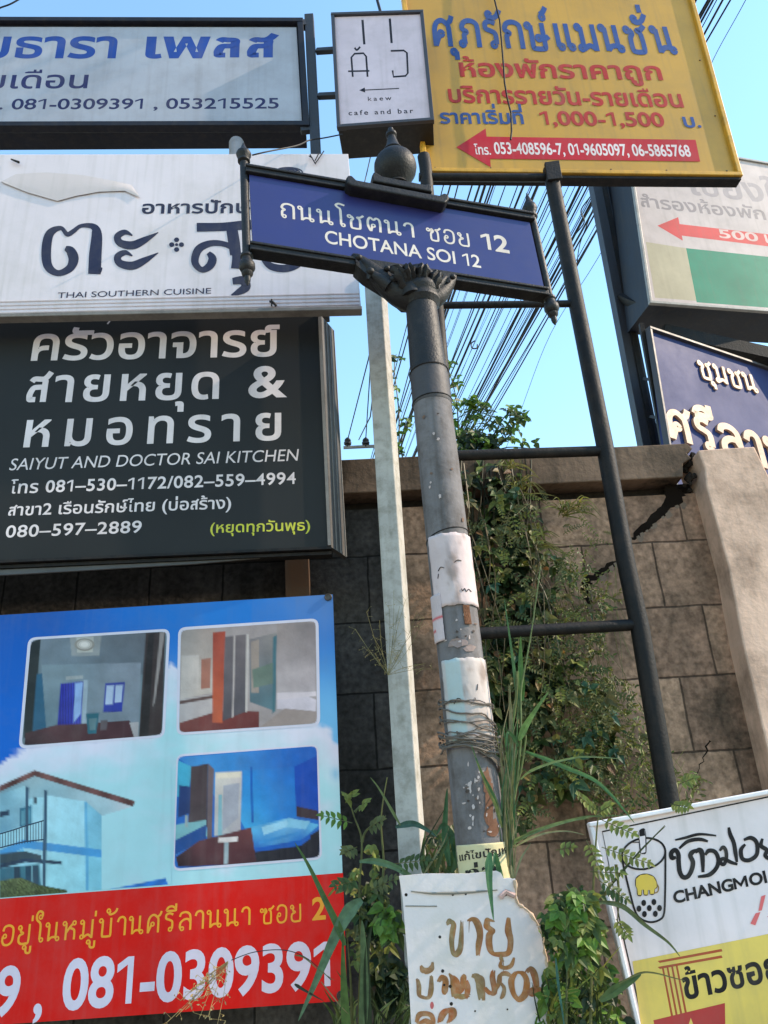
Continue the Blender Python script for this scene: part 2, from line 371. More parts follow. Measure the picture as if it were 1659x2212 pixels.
INK = 0.1                                 # inks are a fraction of a millimetre thick
class Flat:
    """inks laid on a plane in thin layers; everything becomes one mesh per part"""
    def __init__(s, pl, off=0.0015): s.pl = pl; s.mb = MB(); s.off = off; s.k = 0; s.lines = []
    def offpt(s, x, y, o): return s.pl.pt(x, y, o)
    def poly(s, pts, col, lift=0.0003):
        s.k += 1; o = (s.off + s.k * lift) * INK
        s.mb.poly([s.pl.pt(x, y, o) for x, y in pts], col)
    def line(s, pts, wd, col, smooth=True, lift=0.0001):
        s.k += 1; o = (s.off + s.k * lift) * INK
        if smooth: 
            if isinstance(wd, list):
                q = crom([(p[0], p[1], k) for p, k in zip(pts, wd)]); pts = [(a[0], a[1]) for a in q]; wd = [a[2] for a in q]
            else: pts = crom(pts)
        v, f = ribbon2(pts, wd); s.mb.add([s.pl.pt(x, y, o) for x, y in v], f, col)
    def disc(s, x, y, rx, ry, col, rot=0, n=16):
        pts = []
        for i in range(n):
            a = 2 * math.pi * i / n; u, v = rx * math.cos(a), ry * math.sin(a)
            pts.append((x + u * math.cos(rot) - v * math.sin(rot), y + u * math.sin(rot) + v * math.cos(rot)))
        s.poly(pts, col)
    def text(s, t, p0, p1, h, col, font='noto', wt=0.0, thai=True, h1=None, skew=0.0, gap=0.0, jitter=0.0, thick=0.0, mk=0.0):
        gl, a, b = layout(t, font, wt, thai, gap, mk); mb = MB(); s.lines.append(mb)
        h1 = h if h1 is None else h1
        d0, d1 = s.pl.updir(*p0), s.pl.updir(*p1)
        for vs, fs in gl:
            s.k += 1; o = (s.off + (s.k % 5) * 0.00012) * INK
            jx, jy = random.uniform(-1, 1) * jitter, random.uniform(-1, 1) * jitter
            P = []
            for x, y, zz in vs:
                u = (x - a) / (b - a); hh = h + (h1 - h) * u; dx = d0[0] + (d1[0] - d0[0]) * u
                px = p0[0] + (p1[0] - p0[0]) * u + (y + jy) * hh * (dx + skew) + jx * hh
                py = p0[1] + (p1[1] - p0[1]) * u - (y + jy) * hh
                P.append((px, py, zz))
            n = len(P)
            if thick:
                mb.add([s.pl.pt(x, y, o + thick + q) for x, y, q in P], fs, col)
                ed = {}
                for f in fs:
                    for i in range(len(f)):
                        e = (f[i], f[(i + 1) % len(f)]); ed[e] = 1
                side = [(e[1], e[0], e[0] + n, e[1] + n) for e in ed if (e[1], e[0]) not in ed]
                mb.add([s.pl.pt(x, y, o + thick + q) for x, y, q in P] + [s.pl.pt(x, y, o + q) for x, y, q in P], side, col)
            else:
                mb.add([s.pl.pt(x, y, o + q) for x, y, q in P], fs, col)
    def build(s, name, root, m=None):
        o = None
        for b in ([s.mb] if s.mb.f else []) + s.lines:
            o = b.build(name, m or M_print(), root)
            p = PANEL.get(root.name)
            if p is not None and p is not o and name not in ('crack', 'chipped_edge'): o.parent = p
        return o

def slab(pl, quad, thick, off=0.0, col=(1, 1, 1, 1)):
    mb = MB(); f = [pl.pt(x, y, off) for x, y in quad]
    mb.prism(f, [p - pl.n * thick for p in f], col); return mb
def frame(pl, quad, wd, dp, off=0.0, closed=True):
    """mitre-free rectangular bars along the picture quad"""
    mb = MB(); P = [pl.pt(x, y, off) for x, y in quad]; n = len(P)
    for i in range(n if closed else n - 1):
        a, b = P[i], P[(i + 1) % n]; t = (b - a).normalized()
        ext = wd / 2 if i % 2 == 0 else -wd / 2
        mb.bar(a - t * ext, b + t * ext, wd, dp if i % 2 == 0 else dp - 0.004, pl.n)
    return mb

def c(r, g, b, k=0.9):
    q = rgb(r, g, b, k); return (min(.86, q[0] * 1.08), q[1] * .96, q[2] * .955, 1.0)

# ------------------------------------------------------------------ ground
g = MB(); g.poly([Vector((-150, -150, 0)), Vector((150, -150, 0)), Vector((150, 150, 0)), Vector((-150, 150, 0))])
tag(g.build('ground', mat('dusty_ground', rgb(142, 132, 118), rough=0.9, dirt=0.6, dirt_col=(0.06, 0.07, 0.03), scale=1.5, bump=0.5, bscale=20)), kind='structure')

# ------------------------------------------------------------------ block wall with beam and pillar
PW = Plane(1165, 1000, 3.5, yaw=1.2)
def ab(x, y, pl=PW):
    v = pl.pt(x, y) - pl.o; return v.dot(pl.r), v.dot(pl.u)
def wp(a, zz, off=0.0, pl=PW):
    return Vector((pl.o.x + pl.r.x * a, pl.o.y + pl.r.y * a, zz)) + pl.n * off
def wall_mat(name, c1, c2, mortar, grime, gfac, brick=(.345, .325), phase=(0, 0)):
    m = bpy.data.materials.new(name); m.use_nodes = True
    t = m.node_tree; N = t.nodes.new; L = t.links.new; b = t.nodes['Principled BSDF']
    b.inputs['Roughness'].default_value = 0.92; b.inputs['Specular IOR Level'].default_value = 0.15
    geo = N('ShaderNodeNewGeometry'); sx = N('ShaderNodeSeparateXYZ'); L(geo.outputs['Position'], sx.inputs[0])
    cx = N('ShaderNodeCombineXYZ')
    for k, (o, ph) in enumerate((('X', phase[0]), ('Z', phase[1]))):
        ad = N('ShaderNodeMath'); ad.operation = 'ADD'; ad.inputs[1].default_value = ph
        L(sx.outputs[o], ad.inputs[0]); L(ad.outputs[0], cx.inputs[k])
    nj = N('ShaderNodeTexNoise'); nj.inputs['Scale'].default_value = 9; nj.inputs['Detail'].default_value = 5
    L(geo.outputs['Position'], nj.inputs['Vector'])
    vm = N('ShaderNodeVectorMath'); vm.operation = 'MULTIPLY_ADD'; vm.inputs[1].default_value = (.014, .014, 0)
    L(nj.outputs['Color'], vm.inputs[0]); L(cx.outputs[0], vm.inputs[2])
    br = N('ShaderNodeTexBrick'); br.inputs['Scale'].default_value = 1.0; br.inputs['Brick Width'].default_value = brick[0]; br.inputs['Row Height'].default_value = brick[1]
    br.inputs['Mortar Size'].default_value = .0055; br.inputs['Mortar Smooth'].default_value = .35; br.inputs['Bias'].default_value = 0
    br.inputs['Color1'].default_value = c1; br.inputs['Color2'].default_value = c2; br.inputs['Mortar'].default_value = mortar
    L(vm.outputs[0], br.inputs['Vector'])
    n1 = N('ShaderNodeTexNoise'); n1.inputs['Scale'].default_value = 3.2; n1.inputs['Detail'].default_value = 10; n1.inputs['Roughness'].default_value = .7
    L(geo.outputs['Position'], n1.inputs['Vector'])
    r1 = N('ShaderNodeValToRGB'); r1.color_ramp.elements[0].position = .42; r1.color_ramp.elements[1].position = .68
    L(n1.outputs['Fac'], r1.inputs[0])
    mu = N('ShaderNodeMath'); mu.operation = 'MULTIPLY'; mu.inputs[1].default_value = gfac; L(r1.outputs[0], mu.inputs[0])
    mx = N('ShaderNodeMixRGB'); mx.inputs[2].default_value = grime; L(mu.outputs[0], mx.inputs[0]); L(br.outputs['Color'], mx.inputs[1])
    mp = N('ShaderNodeMapping'); mp.inputs['Scale'].default_value = (7, 7, .8); L(geo.outputs['Position'], mp.inputs['Vector'])
    n5 = N('ShaderNodeTexNoise'); n5.inputs['Scale'].default_value = 1.1; n5.inputs['Detail'].default_value = 7; L(mp.outputs[0], n5.inputs['Vector'])
    r5 = N('ShaderNodeValToRGB'); r5.color_ramp.elements[0].position = .5; r5.color_ramp.elements[1].position = .72; L(n5.outputs['Fac'], r5.inputs[0])
    m5 = N('ShaderNodeMath'); m5.operation = 'MULTIPLY'; m5.inputs[1].default_value = .6; L(r5.outputs[0], m5.inputs[0])
    mx5 = N('ShaderNodeMixRGB'); mx5.inputs[2].default_value = grime; L(m5.outputs[0], mx5.inputs[0]); L(mx.outputs[0], mx5.inputs[1]); mx = mx5
    n2 = N('ShaderNodeTexNoise'); n2.inputs['Scale'].default_value = 42; n2.inputs['Detail'].default_value = 8; L(geo.outputs['Position'], n2.inputs['Vector'])
    mr = N('ShaderNodeMapRange'); mr.inputs[1].default_value = .3; mr.inputs[2].default_value = .7; mr.inputs[3].default_value = .62; mr.inputs[4].default_value = 1.35
    L(n2.outputs['Fac'], mr.inputs[0])
    hs = N('ShaderNodeHueSaturation'); L(mr.outputs[0], hs.inputs['Value']); L(mx.outputs[0], hs.inputs['Color']); L(hs.outputs[0], b.inputs['Base Color'])
    h = N('ShaderNodeMath'); h.operation = 'MULTIPLY_ADD'; h.inputs[1].default_value = -1.4; L(br.outputs['Fac'], h.inputs[0]); L(n2.outputs['Fac'], h.inputs[2])
    bp = N('ShaderNodeBump'); bp.inputs['Strength'].default_value = .55; bp.inputs['Distance'].default_value = .008
    L(h.outputs[0], bp.inputs['Height']); L(bp.outputs[0], b.inputs['Normal'])
    return m
jx, jz = PW.pt(1425, 1240).x, PW.pt(1340, 1172).z
m_tan = wall_mat('tan_concrete_blocks', rgb(178, 142, 116), rgb(146, 114, 94), rgb(84, 65, 53), rgb(66, 56, 46), .9, phase=(-jx + 20 * .345, -jz + 10 * .325))
m_grey = wall_mat('mouldy_shaded_blocks', rgb(76, 71, 68), rgb(64, 60, 58), rgb(34, 31, 30), rgb(30, 28, 25), .75, phase=(-jx + 20 * .345, -jz + 10 * .325))  # grey mixes real mould with the signs' shade painted into the colour
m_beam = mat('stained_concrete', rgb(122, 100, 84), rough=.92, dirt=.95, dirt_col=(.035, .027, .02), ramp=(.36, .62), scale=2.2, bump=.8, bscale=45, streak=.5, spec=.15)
m_pillar = mat('pillar_render', rgb(228, 190, 166), rough=.92, dirt=.9, dirt_col=(.17, .108, .074), scale=3.2, vary=.3, bump=.7, bscale=38, streak=.15, spec=.15)  # pale and brown blotches paint dappled sunlight into the render, besides stains
m_crack_shade = mat('broken_concrete_and_shadow', rgb(46, 40, 36), rough=.95, dirt=.5, scale=30, bump=1, bscale=60, spec=.1)  # for rubble, and for the painted shadow strip under the beam
m_chip = mat('fresh_concrete_edge', rgb(122, 104, 90), rough=.95, dirt=.4, scale=30, bump=1, bscale=60, spec=.1)
aL, aM, aR = ab(-900, 1100)[0], ab(866, 1400)[0], ab(1575, 1300)[0]
zb, zt = PW.pt(1165, 1058).z, PW.pt(1165, 986).z
zg = PW.pt(1165, 1082).z
wall = thing('block_wall', wp((aL + aR) / 2, 0), 'tall concrete block wall with a cracked top beam behind the signs', 'wall')
q = MB(); q.prism([wp(aM, 0), wp(aR, 0), wp(aR, zg), wp(aM, zg)], [wp(aM, 0, -.15), wp(aR, 0, -.15), wp(aR, zg, -.15), wp(aM, zg, -.15)])
tag(q.build('block_panel', m_tan, wall), 'tan brown stretch of blocks')
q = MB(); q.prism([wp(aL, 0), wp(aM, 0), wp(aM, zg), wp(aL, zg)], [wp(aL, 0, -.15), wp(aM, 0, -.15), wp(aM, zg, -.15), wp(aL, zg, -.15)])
tag(q.build('block_panel', m_grey, wall), 'mouldy grey stretch of blocks with shade painted in')
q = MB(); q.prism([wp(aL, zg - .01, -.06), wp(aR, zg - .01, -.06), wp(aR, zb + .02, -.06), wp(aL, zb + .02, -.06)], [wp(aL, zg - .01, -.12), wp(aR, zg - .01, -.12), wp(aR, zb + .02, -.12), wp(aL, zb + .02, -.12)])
q.build('shadow_recess', m_crack_shade, wall)  # dark set-back strip added to stand for the shadow under the beam
e0 = ab(1472, 978)[0]
jag = [(e0 + .005, zt), (e0 + .03, zt - .03), (e0 - .005, zt - .055), (e0 + .012, zt - .085), (e0 - .035, zt - .11), (e0 - .05, zb)]
bf = [(aL, zb), (aL, zt)] + jag
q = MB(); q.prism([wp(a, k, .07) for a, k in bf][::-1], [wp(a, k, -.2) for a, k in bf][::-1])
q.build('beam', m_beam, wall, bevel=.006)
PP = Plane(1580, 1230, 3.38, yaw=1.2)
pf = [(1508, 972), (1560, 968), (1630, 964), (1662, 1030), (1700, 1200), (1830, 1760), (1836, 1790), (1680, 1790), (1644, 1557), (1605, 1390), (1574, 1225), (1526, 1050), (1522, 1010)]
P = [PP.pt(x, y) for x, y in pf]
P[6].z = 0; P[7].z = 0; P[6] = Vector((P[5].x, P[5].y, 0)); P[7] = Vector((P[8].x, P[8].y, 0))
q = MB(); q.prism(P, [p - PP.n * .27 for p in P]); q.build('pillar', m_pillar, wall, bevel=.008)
# rubble in the break, and the crack stepping down the blocks
q = MB()
for i in range(34):
    x, y = random.uniform(1478, 1520), random.uniform(990, 1058); p = PW.pt(x, y, random.uniform(-.02, .05)); r = random.uniform(.008, .024)
    q.lathe(p - Vector((0, 0, r)), p + Vector((random.uniform(-r, r), 0, r)), [(0, r * .3), (.35, r), (.7, r * .8), (1, r * .2)], n=5, a0=random.random(), a1=random.random() + 6.2)
q.build('rubble', m_crack_shade, wall)
def crack(pts, wds, off):
    f = Flat(PW, off); out = []; ws = []
    for (a, b), (a2, b2), w1, w2 in zip(pts[:-1], pts[1:], wds[:-1], wds[1:]):
        for k in range(5):
            t = k / 5; out.append((a + (a2 - a) * t + random.uniform(-4, 4), b + (b2 - b) * t + random.uniform(-4, 4))); ws.append((w1 + (w2 - w1) * t) * random.uniform(.5, 1.35))
    out.append(pts[-1]); ws.append(2)
    f.line(out, ws, (1, 1, 1, 1), smooth=False); return f, out, ws
for pts, wd in ((z(4, (1268, 800), (1230, 872), (1170, 930), (1085, 1000), (1055, 1030)), [42, 30, 17, 16, 5]),
                (z(4, (1010, 1115), (940, 1160), (880, 1200), (866, 1245), (890, 1290), (878, 1340)), [11, 14, 20, 22, 13, 5]),
                (z(8, (1245, 130), (1215, 250), (1150, 400)), [5, 3, 2])):
    f, o, ws = crack(pts, wd, .002); f.build('crack', wall, mat('crack_dark', rgb(30, 24, 20), rough=1, dirt=.2, bump=0, spec=0))
    f2 = Flat(PW, .004)
    for i in range(1, len(o) - 1):
        if random.random() < .4 and ws[i] > 6:
            x, y = o[i][0] + ws[i] * .45, o[i][1] + ws[i] * .35; s = random.uniform(3, 9)
            f2.poly([(x + s * random.uniform(.6, 1.3) * math.cos(k), y + s * random.uniform(.6, 1.3) * math.sin(k)) for k in (0, 1.2, 2.2, 3.5, 5)], (1, 1, 1, 1))
    if f2.k: f2.build('chipped_edge', wall, m_chip)
q = slab(PW, z(3, (1238, 1050), (1335, 1050), (1345, 1330), (1243, 1330)), .08, off=.075)
tag(q.build('post', mat('brown_stained_post', rgb(72, 50, 32), rough=.9, dirt=.6, scale=8, streak=.4), wall), 'brown stained post behind the dark green sign')

# ------------------------------------------------------------------ signs on the left
dark_frame = lambda: mat('sign_frame_metal', rgb(30, 32, 42), rough=.6, spec=.2, dirt=.35, scale=15, streak=.3)
# white box sign, blue letters
PT = Plane(320, 165, 3.05, yaw=3.3)
s = thing('lightbox_sign', PT.pt(-300, 283), 'wide pale grey lightbox sign with blue lettering and a dark frame', 'sign')
slab(PT, [(-700, 50), (648, 53), (660, 268), (-700, 274)], .16, -.006).build('box', dark_frame(), s, bevel=.004)
frame(PT, [(-700, 277), (662, 273), (649, 50), (-700, 47)], .034, .05).build('frame', dark_frame(), s, bevel=.003)
f = Flat(PT, -.003); W1 = c(160, 171, 183)
f.poly([(-700, 57), (640, 59), (652, 262), (-700, 268)], W1)
navy = c(52, 50, 120); blue = c(40, 74, 150)
f.line([(-700, 61), (634, 63), (645, 257), (-700, 263)], 3.4, navy, smooth=False)
f.build('panel', s)
f = Flat(PT, .001)
f.text('บธารา', (-46, 124), (250, 124), 43, blue, wt=0.026); f.text('เพลส', (313, 124), (603, 124), 43, blue, wt=0.026)
f.build('lettering', s)
f = Flat(PT, .001)
f.text('รายเดือน', (-112, 191), (188, 190), 28, c(44, 50, 96), wt=0.012)
f.text('. 081-0309391 , 053215525', (-3, 236), (602, 234), 22, c(40, 46, 88), wt=0.014, thai=False)
f.build('lettering', s)
# post that carries it
s = thing('sign_post', at(690, 640, 3.12), 'dark grey square steel post between the pale lightbox sign and the small cafe sign', 'post')
q = MB(); A, B = at(668, 38, 3.12), at(700, 690, 3.12); q.bar(A, B, .055, .055); q.build('post', M_steel(), s, bevel=.004)
for (x0, y0, x1, y1) in ((684, 111, 730, 108), (688, 208, 735, 206)):
    q = MB(); q.bar(at(x0, y0, 3.1), at(x1, y1, 3.06), .03, .03); q.build('bracket', M_steel(), s, bevel=.003)
q = MB(); q.bar(at(641, 54, 3.1), at(660, 54, 3.11), .05, .04); q.bar(at(650, 283, 3.1), at(676, 280, 3.11), .03, .03); q.build('bracket', M_steel(), s)

# small cafe lightbox
PK = Plane(825, 150, 3.0, yaw=-4)
s = thing('cafe_sign', PK.pt(835, 272), 'small upright white cafe sign with thin black lettering above the street sign', 'sign')
kq = [(716, 31), (913, 25), (936, 264), (730, 279)]
slab(PK, kq, .2, -.004).build('box', mat('sign_box_dark', rgb(24, 22, 24), rough=.6, dirt=.4, scale=16, streak=.3), s, bevel=.004)
frame(PK, [(732, 276), (934, 261), (911, 28), (719, 34)], .02, .03).build('frame', mat('sign_edge', rgb(58, 56, 62), rough=.5, dirt=.4, scale=16), s, bevel=.002)
f = Flat(PK, -.002); f.poly([(720, 37), (909, 31), (930, 258), (733, 272)], c(206, 198, 208)); f.build('panel', s)
f = Flat(PK, .001); K = c(34, 34, 44)
f.line([(783, 43), (787, 96)], 5, K); f.line([(842, 40), (846, 93)], 5, K)
f.line([(762, 166), (759, 124), (766, 116), (785, 115), (791, 122), (794, 166)], 4, K, smooth=False); f.line([(752, 154), (798, 153)], 3.5, K)
f.line([(766, 103), (771, 108), (778, 101)], 4, K)
f.line([(844, 110), (872, 109), (879, 114), (881, 158), (876, 164), (850, 166), (848, 152)], 4, K, smooth=False)
f.line([(780, 195), (862, 191)], 2.2, K); f.poly([(776, 195), (788, 189), (789, 200)], K)
f.build('lettering', s)
f = Flat(PK, .001)
f.text('kaew', (795, 218), (846, 216), 9, K, thai=False, wt=0.012, gap=.35); f.text('cafe and bar', (753, 249), (893, 244), 10, K, thai=False, wt=0.014, gap=.3)
f.build('lettering', s)

# thin white sheet sign
PS = Plane(380, 500, 2.86, yaw=3.3)
s = thing('sheet_sign', PS.pt(300, 688), 'large white sheet sign with big dark navy Thai letters and a curling lower edge', 'sign')
m_white = mat('white_sheet', attr='ink', rough=.5, dirt=.3, dirt_col=(.3, .27, .22), scale=3, bump=.4, bscale=9, streak=.28, vary=.07)
WS = c(212, 210, 214)
slab(PS, [(-700, 334), (752, 332), (780, 664), (-700, 696)], .03, -.001, WS).build('sheet', m_white, s, bevel=.002)
# corrugations at the foot and rolled lip
q = MB()
for i in range(5):
    y0 = 640 + i * 8
    q.tube([PS.pt(-700, y0 + 30, .0), PS.pt(200, y0 + 7, .0), PS.pt(776, y0 - 6, .0)], .004, 5, WS)
q.build('corrugation', m_white, s, smooth=40)
q = MB(); q.bar(PS.pt(-700, 699, -.012), PS.pt(782, 668, -.012), .02, .05, PS.n); q.build('bottom_rail', mat('rail_grey', rgb(120, 114, 108), rough=.6, dirt=.6, scale=14), s, bevel=.003)
# curling flap
vs = []; fl = z(1, (5, 785), (70, 752), (200, 745), (360, 757), (480, 780), (570, 800), (600, 845)); fb = z(1, (20, 795), (120, 835), (250, 872), (330, 850), (430, 832), (540, 828), (604, 858))
q = MB(); rows = []
for k in range(5):
    t = k / 4; rows.append([PS.pt(a[0] + (b[0] - a[0]) * t, a[1] + (b[1] - a[1]) * t, .0008 + .006 * math.sin(t * 2.2)) for a, b in zip(fl, fb)])
n = len(fl)
q.add([p for r_ in rows for p in r_], [(i * n + j, i * n + j + 1, (i + 1) * n + j + 1, (i + 1) * n + j) for i in range(4) for j in range(n - 1)], c(196, 193, 191))
tag(q.build('peeling_flap', m_white, s, smooth=60), 'curled strip of peeling facing')
f = Flat(PS, .002); NV = c(44, 50, 74)
f.text('อาหารปักษ์ใต้', (306, 461), (590, 459), 20, NV, wt=0.021)
f.build('lettering', s)
f = Flat(PS, .004)
# big rounded letters drawn as thick and thin strokes
f.line(z(1, (282, 1072), (305, 1085), (318, 1120), (300, 1160), (250, 1180), (208, 1150), (200, 1080), (215, 1010), (262, 985), (290, 1012), (316, 1000), (350, 976), (400, 978), (418, 1010), (412, 1100), (408, 1184)),
       [10, 20, 22, 17, 13, 19, 21, 18, 9, 10, 10, 8, 13, 22, 27, 27], NV)
f.line(z(1, (412, 1150), (428, 1172), (440, 1156)), [14, 10, 3], NV)
for dy in (0, 88):
    f.line(z(1, (572, 1018 + dy), (540, 1003 + dy), (508, 1022 + dy), (520, 1050 + dy), (570, 1060 + dy), (620, 1040 + dy), (684, 1004 + dy)), [3, 11, 15, 16, 18, 15, 1.5], NV)
for a, b in ((0, -1), (1, 0), (0, 1), (-1, 0)):
    x, y = z(1, (763 + a * 21, 1057 + b * 21))[0]; f.disc(x, y, 5.6, 5.0, NV)
x, y = z(1, (763, 1057))[0]; f.disc(x, y, 3.4, 3.2, NV)
f.line(z(1, (850, 982), (960, 980), (1060, 972), (1150, 968)), [19, 18, 20, 22], NV)
f.line(z(1, (900, 1092), (918, 1118), (905, 1150), (870, 1165), (842, 1130), (860, 1075), (920, 1050), (990, 1062), (1020, 1100), (1020, 1160)), [9, 18, 17, 12, 16, 17, 13, 12, 18, 22], NV)
f.line(z(1, (1000, 980), (1010, 1040), (1018, 1100)), [24, 25, 24], NV)
f.line(z(1, (1005, 1215), (1050, 1212), (1062, 1240), (1030, 1262), (1000, 1276)), [14, 19, 20, 13, 4], NV)
f.line(z(1, (1140, 1120), (1170, 1150), (1230, 1160), (1290, 1140), (1330, 1090)), [12, 15, 16, 15, 14], NV)
f.build('lettering', s)
f = Flat(PS, .002); f.text('THAI SOUTHERN CUISINE', (124, 644), (456, 634), 12, NV, thai=False, wt=0.004); f.build('lettering', s)
f = Flat(PS, .002); x, y = z(1, (1245, 742))[0]
for rr in (31, 25, 18): f.line([(x + rr * math.cos(a * math.pi / 9), y + 2 + rr * .36 * math.sin(a * math.pi / 9)) for a in range(19)], 2.6, NV)
for i in range(12): f.disc(x + 22 * math.cos(i * .52), y + 2 + 8 * math.sin(i * .52), 3, 1.6, NV)
f.build('emblem', s)
q = MB(); 
for a, b in (((1340, 675), (1362, 715)), ((1362, 715), (1400, 662)), ((1362, 700), (1378, 672)), ((1350, 690), (1335, 683))):
    q = MB(); q.tube([PS.pt(*z(1, a)[0], .01), PS.pt(*z(1, b)[0], .014)], .003, 5); q.build('tie_wire', M_black(), s)
q = MB(); q.tube([PS.pt(*z(1, (52, 695))[0], .01), PS.pt(*z(1, (88, 715))[0], .02)], [.004, .007], 6)
q.build('tie_wire', M_black(), s)
q = MB(); q.tube([PS.pt(*z(1, (1168, 1310))[0], .012), PS.pt(*z(1, (1182, 1318))[0], .02), PS.pt(*z(1, (1195, 1330))[0], .012)], .006, 6); q.tube([PS.pt(*z(1, (1176, 1305))[0], .02), PS.pt(*z(1, (1176, 1334))[0], .02)], .004, 6); q.build('tie_wire', M_black(), s)
# pipe post cap showing over it
q = MB(); A, B = at(513, 420, 3.1), at(511, 302, 3.1); q.lathe(A, B, [(0, .042), (.93, .042), (.97, .036), (1, .012)], 20)
tag(solo(q.build('pipe_post', mat('grey_pipe', rgb(136, 132, 134), rough=.6, dirt=.4, scale=14), smooth=35), A), 'short grey rounded pipe end poking up behind the white sheet sign', 'post')

# dark green box sign
PG = Plane(350, 940, 3.0, yaw=3.3)
s = thing('kitchen_sign', PG.pt(300, 1205), 'dark green box sign with white Thai letters and telephone numbers', 'sign')
gq = [(-700, 703), (688, 676), (710, 1181), (-700, 1240)]
GC = c(36, 38, 37, .9)
mb = MB(); FR = [PG.pt(x, y) for x, y in gq]
mb.prism(FR, [p - PG.n * .08 for p in FR], GC)
m_green = mat('dark_green_sheet', attr='ink', rough=.5, spec=.18, dirt=.4, dirt_col=(.02, .02, .021), scale=4, bump=.12, bscale=10, streak=.12, vary=.18)
mb.build('panel', m_green, s)
q = MB(); a, b = PG.pt(690, 678, .004), PG.pt(712, 1180, .004); q.bar(a, b, .014, .02, PG.n); q.build('edge_strip', mat('pale_strip', rgb(120, 116, 112), rough=.6, dirt=.5, scale=14, streak=.4), s)
q = MB(); q.prism([PG.pt(694, 682), PG.pt(720, 686, -.10), PG.pt(748, 1186, -.10), PG.pt(716, 1182)], [PG.pt(690, 682, -.03), PG.pt(716, 686, -.14), PG.pt(744, 1186, -.14), PG.pt(712, 1182, -.03)])
q.build('side_panel', mat('grey_side_sheet', rgb(66, 63, 61), rough=.6, dirt=.7, dirt_col=(.02, .018, .016), scale=9, streak=.7), s)
q = MB()
for t in (.35, .62, .98):
    q.tube([PG.pt(694 + 26 * t, 684 + 4 * t, -.10 * t + .003), PG.pt(716 + 32 * t, 1182 + 4 * t, -.10 * t + .003)], .0035, 5)
q.build('edge_strip', mat('pale_strip'), s)
q = MB(); q.bar(PG.pt(-700, 1244, -.02), PG.pt(716, 1184, -.02), .012, .06, PG.n); q.bar(PG.pt(-700, 1252, -.035), PG.pt(716, 1192, -.035), .014, .05, PG.n); q.build('bottom_rail', M_black(), s)
q = MB(); q.prism([PG.pt(-700, 1258, -.02), PG.pt(560, 1202, -.02), PG.pt(420, 1216, -.01), PG.pt(100, 1236, -.004), PG.pt(-700, 1280, 0)], [PG.pt(-700, 1258, -.03), PG.pt(560, 1202, -.03), PG.pt(420, 1216, -.02), PG.pt(100, 1236, -.016), PG.pt(-700, 1280, -.01)])
tag(q.build('sagging_strip', mat('dull_sheet_strip', rgb(92, 88, 84), rough=.6, dirt=.5, scale=10), s), 'grey strip hanging loose along the foot')
Wt = c(214, 212, 212); YL = c(196, 204, 70)
f = Flat(PG, .0012)
f.text('ครัวอาจารย์', z(3, (133, 246))[0], z(3, (1208, 226))[0], 54, Wt, wt=.015, h1=54, mk=-.16)
f.text('สายหยุด', z(3, (110, 428))[0], z(3, (945, 410))[0], 55, Wt, wt=.015, gap=.12)
f.text('&', z(3, (1072, 406))[0], z(3, (1240, 402))[0], 66, Wt, wt=0.02, thai=False)
f.text('หมอทราย', z(3, (100, 620))[0], z(3, (1215, 588))[0], 56, Wt, wt=.015, gap=.3)
f.line(z(3, (470, 66), (476, 74), (464, 90)), 3, Wt)
f.build('lettering', s)
f = Flat(PG, .0012)
f.text('SAIYUT AND DOCTOR SAI KITCHEN', z(3, (38, 722))[0], z(3, (1285, 680))[0], 25, Wt, thai=False, skew=.14)
f.text('โทร 081–530–1172/082–559–4994', z(3, (42, 822))[0], z(3, (1278, 780))[0], 20, Wt, gap=.06, wt=0.016)
f.text('สาขา2 เรือนรักษ์ไทย (บ่อสร้าง)', z(3, (34, 918))[0], z(3, (998, 886))[0], 19, Wt, wt=0.014)
f.text('080–597–2889', z(3, (22, 1012))[0], z(3, (610, 990))[0], 25, Wt, gap=.05, thai=False, wt=0.014)
f.build('lettering', s)
f = Flat(PG, .0012); f.text('(หยุดทุกวันพุธ)', z(3, (908, 992))[0], z(3, (1340, 980))[0], 17, YL, wt=0.012); tag(f.build('lettering', s), 'yellow green line of lettering')

# ------------------------------------------------------------------ blue and red vinyl banner
PB = Plane(360, 1740, 3.05, yaw=.6)
s = thing('vinyl_banner', PB.pt(300, 2195), 'blue and red vinyl banner with room photographs and large white telephone number', 'banner')
bq = [(-700, 1372), (719, 1283), (750, 2163), (-700, 2246)]
slab(PB, bq, .004, -.002, c(60, 60, 70)).build('backing', M_vinyl(), s)
f = Flat(PB, .0)
sk0, sk1, sk2 = c(20, 108, 190), c(36, 128, 206), c(74, 138, 200)
CW, CC = c(196, 206, 224), c(160, 214, 222)
